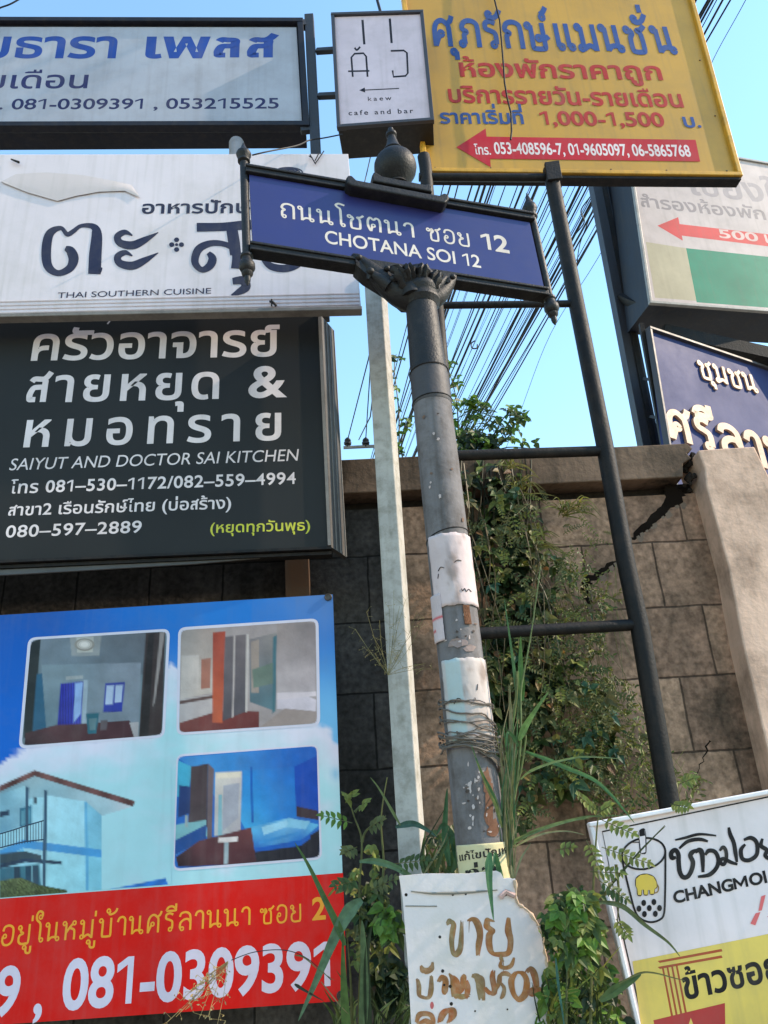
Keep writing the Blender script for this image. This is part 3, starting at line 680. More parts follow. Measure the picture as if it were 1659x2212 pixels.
# printed sky in upright strips
from mathutils import noise
top = lambda x: 1328 - (x / 719) * 45
bot = lambda x: 1941 - (x / 740) * 55
CT = [(-700, 1700), (0, 1655), (30, 1622), (60, 1603), (130, 1588), (220, 1580), (330, 1535), (355, 1450), (372, 1424), (388, 1440), (400, 1500), (680, 1560), (705, 1582), (722, 1600), (760, 1606)]
def interp(tb, x):
    for (a, b), (a2, b2) in zip(tb[:-1], tb[1:]):
        if x <= a2: return b + (b2 - b) * (x - a) / (a2 - a)
    return tb[-1][1]
def mix(a, b, t): return tuple(a[i] + (b[i] - a[i]) * t for i in range(3)) + (1,)
def sm(t): t = max(0, min(1, t)); return t * t * (3 - 2 * t)
def skycol(x, y):
    h = (y - top(x)) / (bot(x) - top(x))
    a = mix(c(8, 88, 178), c(34, 120, 204), sm((x - 40) / 420)); a = mix(a, c(82, 132, 196), sm((x - 520) / 190) * (1 - sm(h * 3.2)))
    a = mix(a, c(4, 100, 198), sm(h * 2.4) * (1 - sm((x - 60) / 260))); a = mix(a, c(110, 180, 224), sm((h - .12) * 3) * sm((x - 200) / 200))
    n1 = noise.fractal(Vector((x * .012, y * .02, 3.1)), 1.0, 2.0, 5); n2 = noise.fractal(Vector((x * .05, y * .06, 7.7)), .9, 2.0, 4)
    m_ = sm((y - interp(CT, x) + n1 * 22 + n2 * 9) / 13 + .5)
    cl = mix(c(212, 216, 230), c(166, 216, 222), sm((y - interp(CT, x)) / 130 + n1 * .35)); cl = mix(cl, c(206, 214, 228), sm(.2 + n1 * .9) * .6 * sm((x - 200) / 250))
    cl = mix(cl, c(110, 178, 212), .7 * sm(1 - math.hypot((x - 725) / 16, (y - 1672) / 22)))
    return mix(a, cl, m_)
NX, NY = 110, 96; Vp = []; Vc = []
for j_ in range(NY + 1):
    for i_ in range(NX + 1):
        t = j_ / NY; xr = 719 + 21 * t; x = -160 + (xr + 160) * i_ / NX; y = top(x) + (bot(x) - top(x)) * t + 1
        Vp.append(PB.pt(x, y, .00002)); Vc.append(skycol(x, y))
f.mb.add(Vp, [(a * (NX + 1) + b, a * (NX + 1) + b + 1, (a + 1) * (NX + 1) + b + 1, (a + 1) * (NX + 1) + b) for a in range(NY) for b in range(NX)], Vc)
f.k = 8
f.poly(z(5, (-1400, 1552), (0, 1450), (1482, 1338), (1500, 1890), (0, 1994), (-1400, 2080)), c(212, 22, 16))
f.build('printed_sheet', s, M_vinyl())
def inpoly(x, y, P_):
    r_ = False; j = len(P_) - 1
    for i in range(len(P_)):
        if (P_[i][1] > y) != (P_[j][1] > y) and x < (P_[j][0] - P_[i][0]) * (y - P_[i][1]) / (P_[j][1] - P_[i][1]) + P_[i][0]: r_ = not r_
        j = i
    return r_
def rquad(P4, r=14):
    out = []
    for i in range(4):
        p, a, b = Vector(P4[i]), Vector(P4[i - 1]), Vector(P4[(i + 1) % 4])
        pa, pb = p + (a - p).normalized() * r, p + (b - p).normalized() * r
        for k in range(6):
            t = k / 5; out.append(tuple(pa * (1 - t) ** 2 + p * 2 * t * (1 - t) + pb * t * t))
    return out
def photo(name, outer, inner, bg, items, label):
    f = Flat(PB, .007)
    if outer: f.poly(rquad(z(5, *outer), 17), c(206, 210, 224))
    ii = z(5, *inner)
    NX_, NY_ = 120, 88; its = []
    for it in items:
        P_ = z(5, *it[0]); xs_, ys_ = [p[0] for p in P_], [p[1] for p in P_]
        its.append((P_, it[1], it[2] if len(it) > 2 else None, min(xs_) - 3, max(xs_) + 3, min(ys_) - 3, max(ys_) + 3))
    def sdist(x, y, P_):
        d2 = 1e9; n = len(P_)
        for i in range(n):
            (ax, ay), (bx_, by_) = P_[i], P_[(i + 1) % n]; ex, ey = bx_ - ax, by_ - ay; l2 = ex * ex + ey * ey or 1e-9
            t = max(0, min(1, ((x - ax) * ex + (y - ay) * ey) / l2)); d2 = min(d2, (x - ax - ex * t) ** 2 + (y - ay - ey * t) ** 2)
        return math.sqrt(d2) * (1 if inpoly(x, y, P_) else -1)
    edge = rquad(ii, 14); V = []; Cs = []
    for j in range(NY_ + 1):
        for i in range(NX_ + 1):
            u, v = i / NX_, j / NY_
            x = (ii[0][0] * (1 - u) + ii[1][0] * u) * (1 - v) + (ii[3][0] * (1 - u) + ii[2][0] * u) * v
            y = (ii[0][1] * (1 - u) + ii[1][1] * u) * (1 - v) + (ii[3][1] * (1 - u) + ii[2][1] * u) * v
            cc = bg(x, y) if callable(bg) else bg; hit = 0 if callable(bg) else 1
            for P_, cl, fn, x0, x1, y0, y1 in its:
                if x < x0 or x > x1 or y < y0 or y > y1: continue
                k = sm(sdist(x, y, P_) / 2.4 + .5)
                if k <= 0: continue
                hit = max(hit, k)
                if isinstance(cl, list):
                    ws_ = [1 / ((x - px) ** 2 + (y - py) ** 2 + 20) for px, py in P_]; tw = sum(ws_); cl = tuple(sum(w1 * q1[m1] for w1, q1 in zip(ws_, cl)) / tw for m1 in range(3)) + (1,)
                if fn: cl = tuple(q1 * fn(x, y) for q1 in cl[:3]) + (1,)
                cc = mix(cc, cl, k)
            g_ = 1 + .16 * noise.fractal(Vector((x * .03, y * .03, len(items))), 1, 2, 4) + .07 * noise.noise(Vector((x * .4, y * .4, 2)))
            g_ = 1 + (g_ - 1) * hit; cc = tuple(q1 * g_ for q1 in cc[:3]) + (1,)
            kk = 1 if not outer else sm(sdist(x, y, edge) / 1.6 + .9) if min(u, 1 - u) < .08 and min(v, 1 - v) < .1 else 1
            cc = mix(c(206, 210, 224), cc, kk)
            V.append(PB.pt(x, y, (.007 + .004) * INK)); Cs.append(cc)
    f.mb.add(V, [(j * (NX_ + 1) + i, j * (NX_ + 1) + i + 1, (j + 1) * (NX_ + 1) + i + 1, (j + 1) * (NX_ + 1) + i) for j in range(NY_) for i in range(NX_)], Cs)
    tag(f.build(name, s, M_vinyl()), label)
# the house
BW, DK = c(158, 214, 226), c(40, 62, 84)
ph = [([(0, 975), (150, 905), (580, 1035), (575, 1050), (440, 1090), (440, 1420), (0, 1440)], [c(150, 210, 222), c(150, 206, 218), c(196, 216, 224), c(196, 216, 224), c(166, 214, 226), c(160, 220, 228), c(130, 196, 214)]),
      ([(0, 985), (150, 916), (575, 1050), (440, 1092), (190, 1010), (0, 1030)], [c(120, 160, 170), c(150, 180, 186), c(190, 200, 204), c(160, 196, 204), c(140, 180, 190), c(110, 150, 164)]),
      ([(190, 1000), (372, 1030), (378, 1415), (195, 1425)], [c(170, 220, 230), c(160, 214, 226), c(150, 214, 226), c(158, 218, 226)]), ([(372, 1030), (440, 1090), (440, 1415), (378, 1415)], [c(130, 196, 216), c(120, 186, 208), c(124, 196, 214), c(130, 200, 216)]),
      ([(366, 1030), (378, 1030), (384, 1415), (370, 1415)], c(96, 170, 206)), ([(0, 1240), (100, 1195), (440, 1238), (440, 1272), (100, 1230), (0, 1288)], c(72, 152, 206)), ([(0, 1290), (100, 1232), (110, 1262), (0, 1320)], c(96, 176, 214)),
      ([(0, 1000), (112, 960), (115, 1130), (0, 1170)], [c(120, 170, 186), c(150, 196, 206), c(130, 180, 196), c(104, 156, 178)]), ([(85, 1060), (138, 1045), (138, 1130), (85, 1140)], c(44, 108, 134)), ([(92, 1070), (108, 1066), (108, 1128), (92, 1132)], c(90, 150, 166)), ([(116, 1062), (132, 1058), (132, 1124), (116, 1128)], c(84, 146, 164)),
      ([(0, 1075), (40, 1066), (40, 1088), (0, 1098)], DK), ([(145, 1010), (160, 1010), (160, 1040), (145, 1040)], c(70, 90, 100)), ([(0, 1318), (170, 1300), (178, 1400), (0, 1420)], [c(60, 112, 130), c(80, 140, 152), c(56, 104, 124), c(40, 84, 106)]),
      ([(60, 1312), (88, 1308), (90, 1384), (62, 1388)], c(36, 62, 80)), ([(110, 1310), (166, 1304), (168, 1384), (112, 1390)], c(42, 76, 96)), ([(136, 1308), (142, 1307), (144, 1386), (138, 1388)], c(120, 170, 180)), ([(0, 1255), (110, 1245), (180, 1262), (180, 1285), (0, 1300)], c(54, 74, 84)),
      ([(0, 1300), (110, 1275), (268, 1288), (268, 1302), (110, 1292), (0, 1320)], DK), ([(112, 965), (126, 968), (122, 1200), (110, 1200)], c(52, 82, 104)), ([(190, 980), (206, 984), (198, 1402), (184, 1404)], c(52, 84, 106)),
      ([(0, 962), (150, 895), (585, 1028), (575, 1052), (150, 920), (0, 988)], [c(96, 62, 60), c(120, 80, 76), c(112, 76, 74), c(84, 54, 54), c(96, 64, 62), c(80, 50, 50)], lambda x, y: 1 + .3 * math.sin(x * 1.9)),
      ([(480, 1408), (715, 1360), (728, 1392)], c(44, 116, 196), lambda x, y: 1 + .2 * math.sin(y * 2)), ([(0, 1372), (90, 1358), (170, 1390), (290, 1412), (290, 1440), (0, 1450)], [c(96, 112, 70), c(110, 124, 84), c(84, 100, 62), c(80, 96, 60), c(70, 90, 56), c(64, 84, 50)], lambda x, y: .75 + .8 * max(-.4, noise.noise(Vector((x * .45, y * .5, 1)))))]
photo('printed_photo', None, [(-4, 884), (740, 884), (740, 1393 - 6), (-4, 1446)], skycol, ph, 'printed picture of a pale blue two storey house')
f = Flat(PB, .0135)
f.line(z(5, (0, 1170), (60, 1152), (114, 1134), (190, 1112)), 2.6, DK); f.line(z(5, (0, 1230), (100, 1205), (190, 1194)), 2.6, DK)
for i in range(16): x = i * 12; y = 1168 - x * .29; f.line(z(5, (x, y), (x, y + 62 + x * .12)), 1.3, DK)
f.build('printed_railing', s, M_vinyl())
p1 = [([(170, 320), (640, 296), (620, 480), (180, 510)], [c(112, 128, 138), c(96, 104, 112), c(92, 104, 112), c(110, 130, 140)]),
      ([(118, 350), (176, 325), (150, 720), (102, 760)], c(38, 46, 48)), ([(160, 480), (225, 470), (200, 715), (140, 730)], c(44, 92, 118)),
      ([(180, 440), (610, 430), (600, 690), (200, 715)], [c(120, 142, 150), c(128, 140, 150), c(116, 130, 140), c(96, 122, 132)]),
      ([(262, 520), (360, 512), (350, 722), (246, 718)], [c(36, 40, 138), c(60, 76, 176), c(50, 60, 168), c(28, 32, 120)], lambda x, y: 1 + .35 * math.sin(x * 1.05)), ([(285, 490), (360, 486), (358, 500), (284, 506)], c(150, 160, 160)), ([(455, 610), (530, 605), (528, 642), (446, 644)], c(38, 44, 130), lambda x, y: 1 + .3 * math.sin(x * .9)), ([(300, 300), (440, 296), (430, 400), (310, 402)], c(138, 146, 146)), ([(330, 320), (405, 318), (400, 385), (334, 386)], c(176, 180, 172)),
      ([(325, 520), (358, 516), (350, 650), (318, 690)], c(140, 176, 220)), ([(362, 505), (380, 505), (372, 720), (352, 722)], c(150, 170, 180)),
      ([(455, 520), (540, 514), (528, 640), (446, 640)], c(44, 60, 150)), ([(462, 530), (493, 528), (487, 610), (455, 612)], c(168, 190, 214)), ([(500, 528), (532, 526), (524, 600), (495, 604)], c(168, 190, 214)),
      ([(110, 735), (240, 700), (560, 680), (600, 755), (105, 788)], [c(70, 48, 52), c(84, 56, 60), c(70, 44, 50), c(66, 40, 46), c(46, 34, 38)]),
      ([(372, 650), (430, 646), (416, 735), (380, 738)], c(44, 98, 112)), ([(384, 672), (420, 670), (412, 720), (388, 722)], c(90, 122, 128)), ([(436, 680), (466, 678), (460, 720), (434, 722)], c(90, 84, 88)),
      ([(630, 300), (715, 296), (700, 740), (600, 752)], c(56, 46, 46)), ([(640, 310), (668, 300), (640, 748), (604, 750)], c(36, 32, 34)), ([(692, 300), (712, 300), (670, 600), (660, 620)], c(140, 134, 130)),
      ([(560, 690), (600, 686), (598, 752), (580, 754)], c(160, 160, 160))]
photo('printed_photo', [(122, 322), (735, 283), (712, 752), (80, 802)], [(135, 332), (722, 295), (700, 742), (94, 789)], c(104, 124, 132), p1, 'printed photo of a room with blue curtains')
f = Flat(PB, .02)
for rx, k in ((22, 140), (17, 170), (12, 196), (8, 214)): f.disc(*z(5, (366, 352))[0], rx, rx * .62, c(k, k, k - 8))
f.build('printed_lamp', s, M_vinyl())
p2 = [([(785, 280), (930, 270), (920, 560), (778, 590)], [c(150, 146, 140), c(160, 150, 142), c(176, 170, 160), c(186, 180, 172)]), ([(775, 590), (960, 560), (940, 650), (775, 690)], c(176, 172, 170)),
      ([(775, 596), (965, 562), (965, 576), (775, 610)], c(90, 70, 66)), ([(870, 415), (912, 410), (908, 540), (868, 545)], c(150, 104, 88)),
      ([(778, 690), (940, 640), (1120, 640), (1120, 715), (800, 735), (775, 720)], [c(120, 64, 60), c(104, 52, 50), c(110, 56, 54), c(96, 46, 46), c(110, 60, 56), c(110, 60, 56)]),
      ([(920, 300), (975, 295), (962, 690), (918, 690)], [c(148, 66, 50), c(160, 72, 54), c(178, 92, 62), c(168, 84, 58)]),
      ([(972, 318), (1070, 308), (1065, 640), (962, 682)], [c(96, 90, 94), c(110, 104, 106), c(88, 86, 92), c(74, 72, 78)]), ([(1010, 314), (1018, 313), (1010, 664), (1002, 668)], c(170, 164, 160)), ([(1064, 308), (1076, 307), (1070, 640), (1060, 645)], c(188, 184, 178)),
      ([(1078, 330), (1195, 300), (1190, 640), (1080, 600)], [c(120, 118, 120), c(140, 138, 134), c(90, 128, 138), c(80, 104, 112)]), ([(1180, 320), (1196, 310), (1190, 640), (1176, 650)], c(70, 112, 122)),
      ([(1196, 262), (1362, 256), (1364, 570), (1196, 590)], [c(150, 142, 138), c(130, 124, 124), c(176, 170, 172), c(182, 176, 176)]), ([(1196, 590), (1290, 560), (1366, 590), (1364, 640), (1196, 630)], c(200, 196, 204)),
      ([(1085, 340), (1120, 330), (1118, 560), (1086, 560)], c(150, 140, 130)), ([(1090, 460), (1180, 430), (1180, 520), (1095, 540)], c(104, 124, 112)), ([(784, 400), (860, 396), (858, 540), (786, 552)], c(184, 178, 170)), ([(1196, 560), (1366, 555), (1366, 575), (1196, 590)], c(206, 200, 204)), ([(1115, 715), (1230, 628), (1366, 640), (1364, 690), (1340, 702)], c(150, 140, 134))]
photo('printed_photo', [(770, 278), (1376, 238), (1384, 702), (762, 744)], [(782, 290), (1364, 250), (1370, 692), (774, 732)], c(156, 150, 148), p2, 'printed photo of a wardrobe in a pale room')
p3 = [([(770, 840), (1370, 790), (1372, 1000), (930, 1010), (820, 880)], [c(60, 130, 200), c(30, 96, 184), c(24, 84, 170), c(52, 140, 206), c(60, 140, 200)]),
      ([(765, 850), (830, 880), (815, 1000), (760, 1010)], c(70, 170, 200)), ([(1270, 880), (1374, 830), (1380, 1110), (1280, 1060)], c(24, 74, 170)), ([(930, 905), (1270, 880), (1280, 1100), (1060, 1150)], [c(46, 138, 204), c(30, 108, 190), c(36, 122, 200), c(60, 160, 214)]),
      ([(825, 880), (900, 866), (895, 1140), (815, 1120)], [c(74, 62, 66), c(56, 44, 50), c(60, 46, 50), c(80, 70, 76)]), ([(900, 866), (925, 890), (915, 1190), (895, 1190)], c(104, 92, 96)),
      ([(775, 960), (822, 965), (820, 1080), (770, 1100)], c(36, 60, 110)), ([(756, 1130), (890, 1110), (895, 1180), (760, 1260)], c(120, 178, 184)), ([(752, 1200), (890, 1130), (890, 1190), (755, 1262)], c(30, 76, 140)),
      ([(930, 905), (1045, 898), (1040, 1160), (925, 1180)], [c(200, 200, 190), c(196, 190, 186), c(170, 168, 172), c(180, 190, 190)]), ([(965, 960), (1035, 950), (1030, 1100), (960, 1160)], c(160, 166, 176)), ([(945, 1000), (960, 1000), (960, 1180), (940, 1180)], c(130, 180, 190)),
      ([(860, 1200), (1090, 1140), (1110, 1300), (770, 1312), (760, 1270)], [c(90, 56, 62), c(104, 62, 64), c(70, 40, 48), c(50, 34, 42), c(60, 44, 50)]), ([(970, 1190), (990, 1190), (984, 1300), (968, 1302)], c(150, 170, 176)),
      ([(945, 1185), (1028, 1182), (1026, 1203), (943, 1206)], c(214, 210, 206)), ([(1100, 1240), (1300, 1200), (1382, 1150), (1382, 1270), (1110, 1302)], c(34, 34, 44)),
      ([(1085, 1140), (1250, 1100), (1380, 1130), (1300, 1200), (1100, 1240)], [c(84, 170, 214), c(120, 190, 222), c(96, 180, 218), c(40, 120, 196), c(36, 104, 180)]), ([(1130, 1140), (1240, 1110), (1250, 1135), (1140, 1175)], c(150, 206, 228)), ([(1250, 1105), (1340, 1115), (1320, 1150), (1240, 1140)], c(130, 196, 224)), ([(1120, 1200), (1290, 1160), (1290, 1172), (1120, 1214)], c(60, 140, 200)), ([(1080, 880), (1090, 878), (1096, 1120), (1086, 1124)], c(28, 96, 176)), ([(935, 908), (1040, 900), (1040, 925), (935, 932)], c(216, 210, 190)), ([(800, 1090), (812, 1090), (812, 1140), (800, 1140)], c(150, 170, 170)), ([(1100, 1232), (1300, 1195), (1340, 1170), (1340, 1190), (1300, 1220), (1104, 1248)], c(24, 92, 180)), ([(1280, 1050), (1374, 1070), (1376, 1110), (1282, 1095)], c(60, 44, 52))]
photo('printed_photo', [(762, 826), (1376, 782), (1392, 1280), (748, 1332)], [(770, 836), (1368, 790), (1382, 1270), (754, 1320)], c(36, 104, 184), p3, 'printed photo of a blue bedroom')
f = Flat(PB, .004)
f.text('อยู่ในหมู่บ้านศรีลานนา', z(5, (2, 1652))[0], z(5, (1082, 1562))[0], 42, c(236, 166, 48), font='loop', wt=.12, h1=38); f.text('ซอย 2', z(5, (1122, 1560))[0], z(5, (1408, 1536))[0], 37, c(236, 166, 48), font='loop', wt=.12)
f.build('lettering', s, M_vinyl())
f = Flat(PB, .004); PW_ = c(216, 212, 226)
f.text('9 ,', z(5, (-30, 1950))[0], z(5, (180, 1945))[0], 100, PW_, thai=False, wt=0.026, h1=102); f.text('081-0309391', z(5, (262, 1928))[0], z(5, (1428, 1826))[0], 104, PW_, thai=False, wt=0.026, h1=96)
f.build('lettering', s, M_vinyl())
for (a, b) in ((1418, 148), (1474, 1868)):
    p = PB.pt(*z(5, (a, b))[0], .004); q = MB(); u, v = PB.r, PB.u
    q.tube([p + (u * math.cos(k * math.pi / 8) + v * math.sin(k * math.pi / 8)) * .0125 for k in range(17)], .0035, 6); q.lathe(p - PB.n * .001, p + PB.n * .0005, [(0, .0105), (1, .0105)], 14)
    q.build('eyelet', mat('eyelet_brass', rgb(70, 64, 60), rough=.4, metal=.6, dirt=.3), s)

# ------------------------------------------------------------------ yellow sign and its ladder-like stand
PY = Plane(1240, 373, 3.2, yaw=5.1)
s = thing('mansion_sign', PY.pt(1240, 378), 'large yellow sign with blue and red Thai letters and a red arrow', 'sign')
yq = [(862, -60), (1474, -48), (1592, 378), (917, 371)]
YC = c(180, 142, 42)
slab(PY, yq, .03, -.002, YC).build('panel', mat('yellow_sheet', attr='ink', rough=.42, dirt=.42, dirt_col=(.24, .15, .04), scale=4, bump=.2, bscale=7, streak=.38, vary=.12), s)
m_yf = mat('yellow_frame', rgb(190, 140, 40, 1.1), rough=.5, dirt=.5, dirt_col=(.07, .05, .03), scale=12, streak=.3)
frame(PY, [(920, 372), (1596, 381), (1478, -50), (864, -62)], .026, .045).build('frame', m_yf, s, bevel=.004)
q = MB(); q.bar(PY.pt(915, 382, -.02), PY.pt(1599, 388, -.02), .016, .06, PY.n); q.build('bottom_rail', M_black(), s)
q = MB()
for x, y in ((940, 362), (1060, 363), (1190, 365), (1320, 366), (1440, 368), (1570, 369), (925, 250), (908, 120), (1545, 250), (1512, 130)):
    p = PY.pt(x, y, .0002); q.lathe(p - PY.n * .001, p + PY.n * .003, [(0, .0055), (.6, .005), (1, .002)], 10)
q.build('rivets', mat('rivet_rust', rgb(96, 70, 40), rough=.6, dirt=.6, scale=40), s, smooth=40)
BL, RD = c(48, 80, 140), c(164, 52, 48)
f = Flat(PY, .0015)
f.text('ศุภรักษ์แมนชั่น', z(2, (214, 198))[0], z(2, (1272, 232))[0], 57, BL, font='loop', wt=.19, h1=58)
f.build('lettering', s)
f = Flat(PY, .0015)
f.text('ห้องพักราคาถูก', z(2, (328, 328))[0], z(2, (1206, 344))[0], 28, RD, wt=0.026); f.text('บริการรายวัน-รายเดือน', z(2, (280, 440))[0], z(2, (1296, 462))[0], 27, RD, wt=0.026)
f.build('lettering', s)
f = Flat(PY, .0015)
f.text('ราคาเริ่มที่', z(2, (243, 532))[0], z(2, (605, 534))[0], 22, BL, wt=0.026); f.text('บ.', z(2, (1298, 548))[0], z(2, (1372, 550))[0], 21, BL, wt=0.026)
f.build('lettering', s)
f = Flat(PY, .0015); f.text('1,000-1,500', z(2, (678, 538))[0], z(2, (1216, 546))[0], 29, RD, thai=False, wt=0.026); f.build('lettering', s)
f = Flat(PY, .0012); f.poly(z(2, (312, 636), (438, 555), (442, 590), (1345, 604), (1365, 698), (458, 686), (460, 722)), c(176, 40, 52)); f.build('arrow', s)
f = Flat(PY, .0032); f.text('โทร.', z(2, (392, 666))[0], z(2, (462, 668))[0], 15, Wt, wt=0.021); f.text('053-408596-7, 01-9605097, 06-5865768', z(2, (478, 664))[0], z(2, (1328, 676))[0], 24, Wt, thai=False, wt=0.021); f.build('lettering', s)
s = thing('sign_stand', at(1445, 2300, 3.3), 'black ladder-like steel pipe stand holding up the yellow sign', 'stand')
PL = Plane(1240, 400, 3.1, yaw=4)
def plpt(pts, o=0): return [PL.pt(x, y, o) for x, y in pts]
foot = PL.pt(1490, 1980); foot.z = 0
q = MB(); q.tube(plpt([(1188, 366), (1247, 665), (1305, 955), (1350, 1205), (1383, 1360), (1447, 1745)]) + [PL.pt(1540, 2250)], .0385, 16); q.build('upright', M_black(), s, smooth=40)
q = MB(); q.tube(plpt([(915, 338), (919, 360), (944, 665), (970, 1000), (1010, 1370), (1060, 1745), (1120, 2250)]), .034, 16); q.build('upright', M_black(), s, smooth=40)
for a, b, r_ in (((905, 383), (1200, 384), .022), ((935, 660), (1245, 656), .018), ((965, 985), (1306, 974), .024), ((1010, 1370), (1383, 1349), .024)):
    q = MB(); q.tube(plpt([a, b]), r_, 12); q.build('crossbar', M_black(), s, smooth=40)
q = MB(); q.prism(plpt([(1172, 366), (1203, 362), (1210, 400), (1178, 404)], .05), plpt([(1172, 366), (1203, 362), (1210, 400), (1178, 404)], .03)); q.build('gusset', M_black(), s, bevel=.003)

# black cable dangling over the yellow sign
q = MB(); q.tube([PY.pt(x, y, .05) for x, y in [(1056, -60), (1061, 0), (1068, 30), (1076, 62), (1080, 110), (1084, 160), (1086, 195), (1092, 230), (1100, 262), (1101, 300), (1099, 318)]], .0052, 8)
tag(solo(q.build('dangling_cable', M_black(), smooth=60), PY.pt(1099, 318, .05)), 'black cable hanging down across the face of the yellow sign', 'cable')

# ------------------------------------------------------------------ right hand box sign on two columns
PR = Plane(1405, 655, 4.55, yaw=11.8)
s = thing('hotel_sign', PR.pt(1500, 670), 'white and green box sign with a red arrow at the right', 'sign')
rq = [(1352, 300), (2050, 420), (2080, 706), (1404, 656)]
slab(PR, rq, .36, -.004).build('box', mat('sign_box_blue', rgb(26, 32, 44), rough=.6, dirt=.4, scale=9, streak=.4), s, bevel=.004)
f = Flat(PR, .0); f.poly([(1354, 303), (2048, 424), (2076, 700), (1406, 652)], c(196, 192, 190)); f.build('panel', s)
frame(PR, [(1405, 654), (2080, 704), (2050, 422), (1353, 302)], .022, .03).build('frame', mat('aluminium_trim', rgb(150, 148, 144), rough=.45, dirt=.4, scale=14), s, bevel=.003)
f = Flat(PR, .0012)
f.poly(z(2, (1130, 1045), (1320, 1075), (1350, 1300), (1170, 1286)), c(178, 177, 152)); f.poly(z(2, (1304, 1072), (1900, 1135), (1960, 1352), (1350, 1306)), c(44, 138, 112))
f.poly(z(2, (1180, 975), (1270, 938), (1276, 968), (1900, 1040), (1915, 1096), (1286, 1018), (1290, 1040)), c(206, 84, 84)); f.build('coloured_panels', s)
f = Flat(PR, .0035); f.text('500', z(2, (1450, 1026))[0], z(2, (1620, 1044))[0], 18, c(214, 196, 190), wt=.02, thai=False); f.text('เมตร', z(2, (1650, 1048))[0], z(2, (1800, 1066))[0], 17, c(214, 196, 190), wt=0.026); f.build('lettering', s)
f = Flat(PR, .0012); f.text('สำรองห้องพัก', z(2, (1112, 893))[0], z(2, (1652, 950))[0], 20, c(150, 148, 150), wt=0.021); f.text('เชียงใหม่', z(2, (1330, 838))[0], z(2, (1900, 900))[0], 37, c(168, 166, 168), wt=0.026); f.build('lettering', s)
s = thing('sign_columns', at(1402, 972, 5.0), 'pair of dark steel columns behind the white and green box sign', 'columns')
q = MB(); q.bar(at(1270, 290, 4.95), at(1430, 1110, 4.95), .125, .12); q.build('column', M_steel(), s, bevel=.004)
q = MB(); q.bar(at(1300, 380, 4.9), at(1440, 1110, 4.9), .035, .05); q.build('flange', M_black(), s)
q = MB(); q.bar(at(1430, 720, 4.75), at(1800, 800, 4.9), .1, .1); q.build('crossbeam', M_black(), s)
q = MB(); q.bar(at(1352, 640, 4.9), at(1405, 660, 4.7), .14, .06); q.build('bracket', M_black(), s)
q = MB(); q.bar(at(1740, 700, 5.2), at(1900, 1300, 5.2), .125, .12); q.build('column', M_steel(), s, bevel=.004)

# ------------------------------------------------------------------ blue community sign
PC = Plane(1404, 715, 4.35, yaw=28)
s = thing('community_sign', PC.pt(1440, 960), 'dark blue sign with raised cream Thai letters behind the wall pillar', 'sign')
cq = [(1404, 715), (1960, 900), (2040, 1420), (1470, 1130)]
slab(PC, cq, .05, -.002, c(46, 60, 110)).build('panel', mat('blue_enamel', attr='ink', rough=.6, dirt=.25, dirt_col=(.02, .025, .06), scale=3, bump=.05, spec=.15, streak=.1), s)
frame(PC, [(1470, 1130), (2040, 1420), (1960, 900), (1401, 711)], .02, .05).build('frame', mat('sign_edge'), s, bevel=.003)
q = MB(); q.bar(at(1385, 700, 4.38), at(1462, 1120, 4.38), .03, .03); q.build('post', M_black(), s)
for y0 in (818, 900): 
    q = MB(); q.bar(at(1370 + (y0 - 700) * .18, y0, 4.8), at(1395 + (y0 - 700) * .18, y0 + 4, 4.38), .02, .02); q.build('bracket', M_black(), s)
CR = c(186, 160, 134)
f = Flat(PC, .002); f.text('ชุมชน', z(4, (1362, 322))[0], z(4, (1614, 392))[0], 38, CR, font='loop', wt=.17, thick=.012); f.build('raised_letters', s, mat('cream_letters', attr='ink', rough=.5, dirt=.3, scale=20))
f = Flat(PC, .002); f.text('ศรีลานนา', z(4, (1225, 585))[0], z(4, (1990, 830))[0], 62, CR, font='loop', wt=.2, thick=.02, h1=80); f.build('raised_letters', s, mat('cream_letters'))

# ------------------------------------------------------------------ white square post
s = thing('white_post', at(888, 2250, 2.9), 'slim square white painted post left of the street sign pole', 'post')
q = MB()
xs_ = lambda y: (786 + (y - 600) * (76 / 1280), 822 + (y - 600) * (83.5 / 1174), 834 + (y - 600) * (82 / 1174))
def sect(y):
    l, a, r_ = xs_(y); A = at(l, y, 2.9); B = at(a, y, 2.89); Cc = at(r_ , y, 2.97); D = A + (Cc - B); return [A, B, Cc, D]
q.prism(sect(590), sect(2300))
q.build('post', mat('chipped_white_paint', rgb(180, 175, 168, .9), rough=.65, spec=.2, dirt=.7, dirt_col=(.15, .14, .10), scale=18, bump=.35, bscale=80, streak=.3), s, bevel=.004)

# ------------------------------------------------------------------ street name sign
YP = 2.4
axis = [(905, 640), (918, 868), (957, 1165), (1003, 1433), (1017, 1600), (1040, 1850)]
TOP, BOT = at(903, 600, YP), at(1046, 1880, YP)
BOT = TOP + (BOT - TOP) * 1.55
AX = (TOP - BOT).normalized()
def pole_t(y):                            # fraction from TOP down to BOT at picture row y
    lo, hi = 0.0, 1.0
    for _ in range(40):
        m = (lo + hi) / 2
        if proj(TOP + (BOT - TOP) * m)[1] < y: lo = m
        else: hi = m
    return lo
def pole_p(y): return TOP + (BOT - TOP) * pole_t(y)
def rad(y, w_): return w_ / 2 * mpp(proj(pole_p(y))[0], y, YP)
s = thing('street_sign', Vector((BOT.x, BOT.y, max(0, BOT.z))), 'ornate dark blue street name sign on a leaning grey pole', 'street sign')
SS = s
prof = [(pole_t(y), rad(y, w_)) for y, w_ in ((600, 60), (660, 67), (700, 70), (808, 79))]
q = MB(); q.lathe(TOP, BOT, prof, 40); q.build('upper_sleeve', M_iron(), s, smooth=35)
prof = [(pole_t(y), rad(y, w_)) for y, w_ in ((806, 81), (812, 82), (864, 84), (868, 86), (874, 86), (878, 83))]
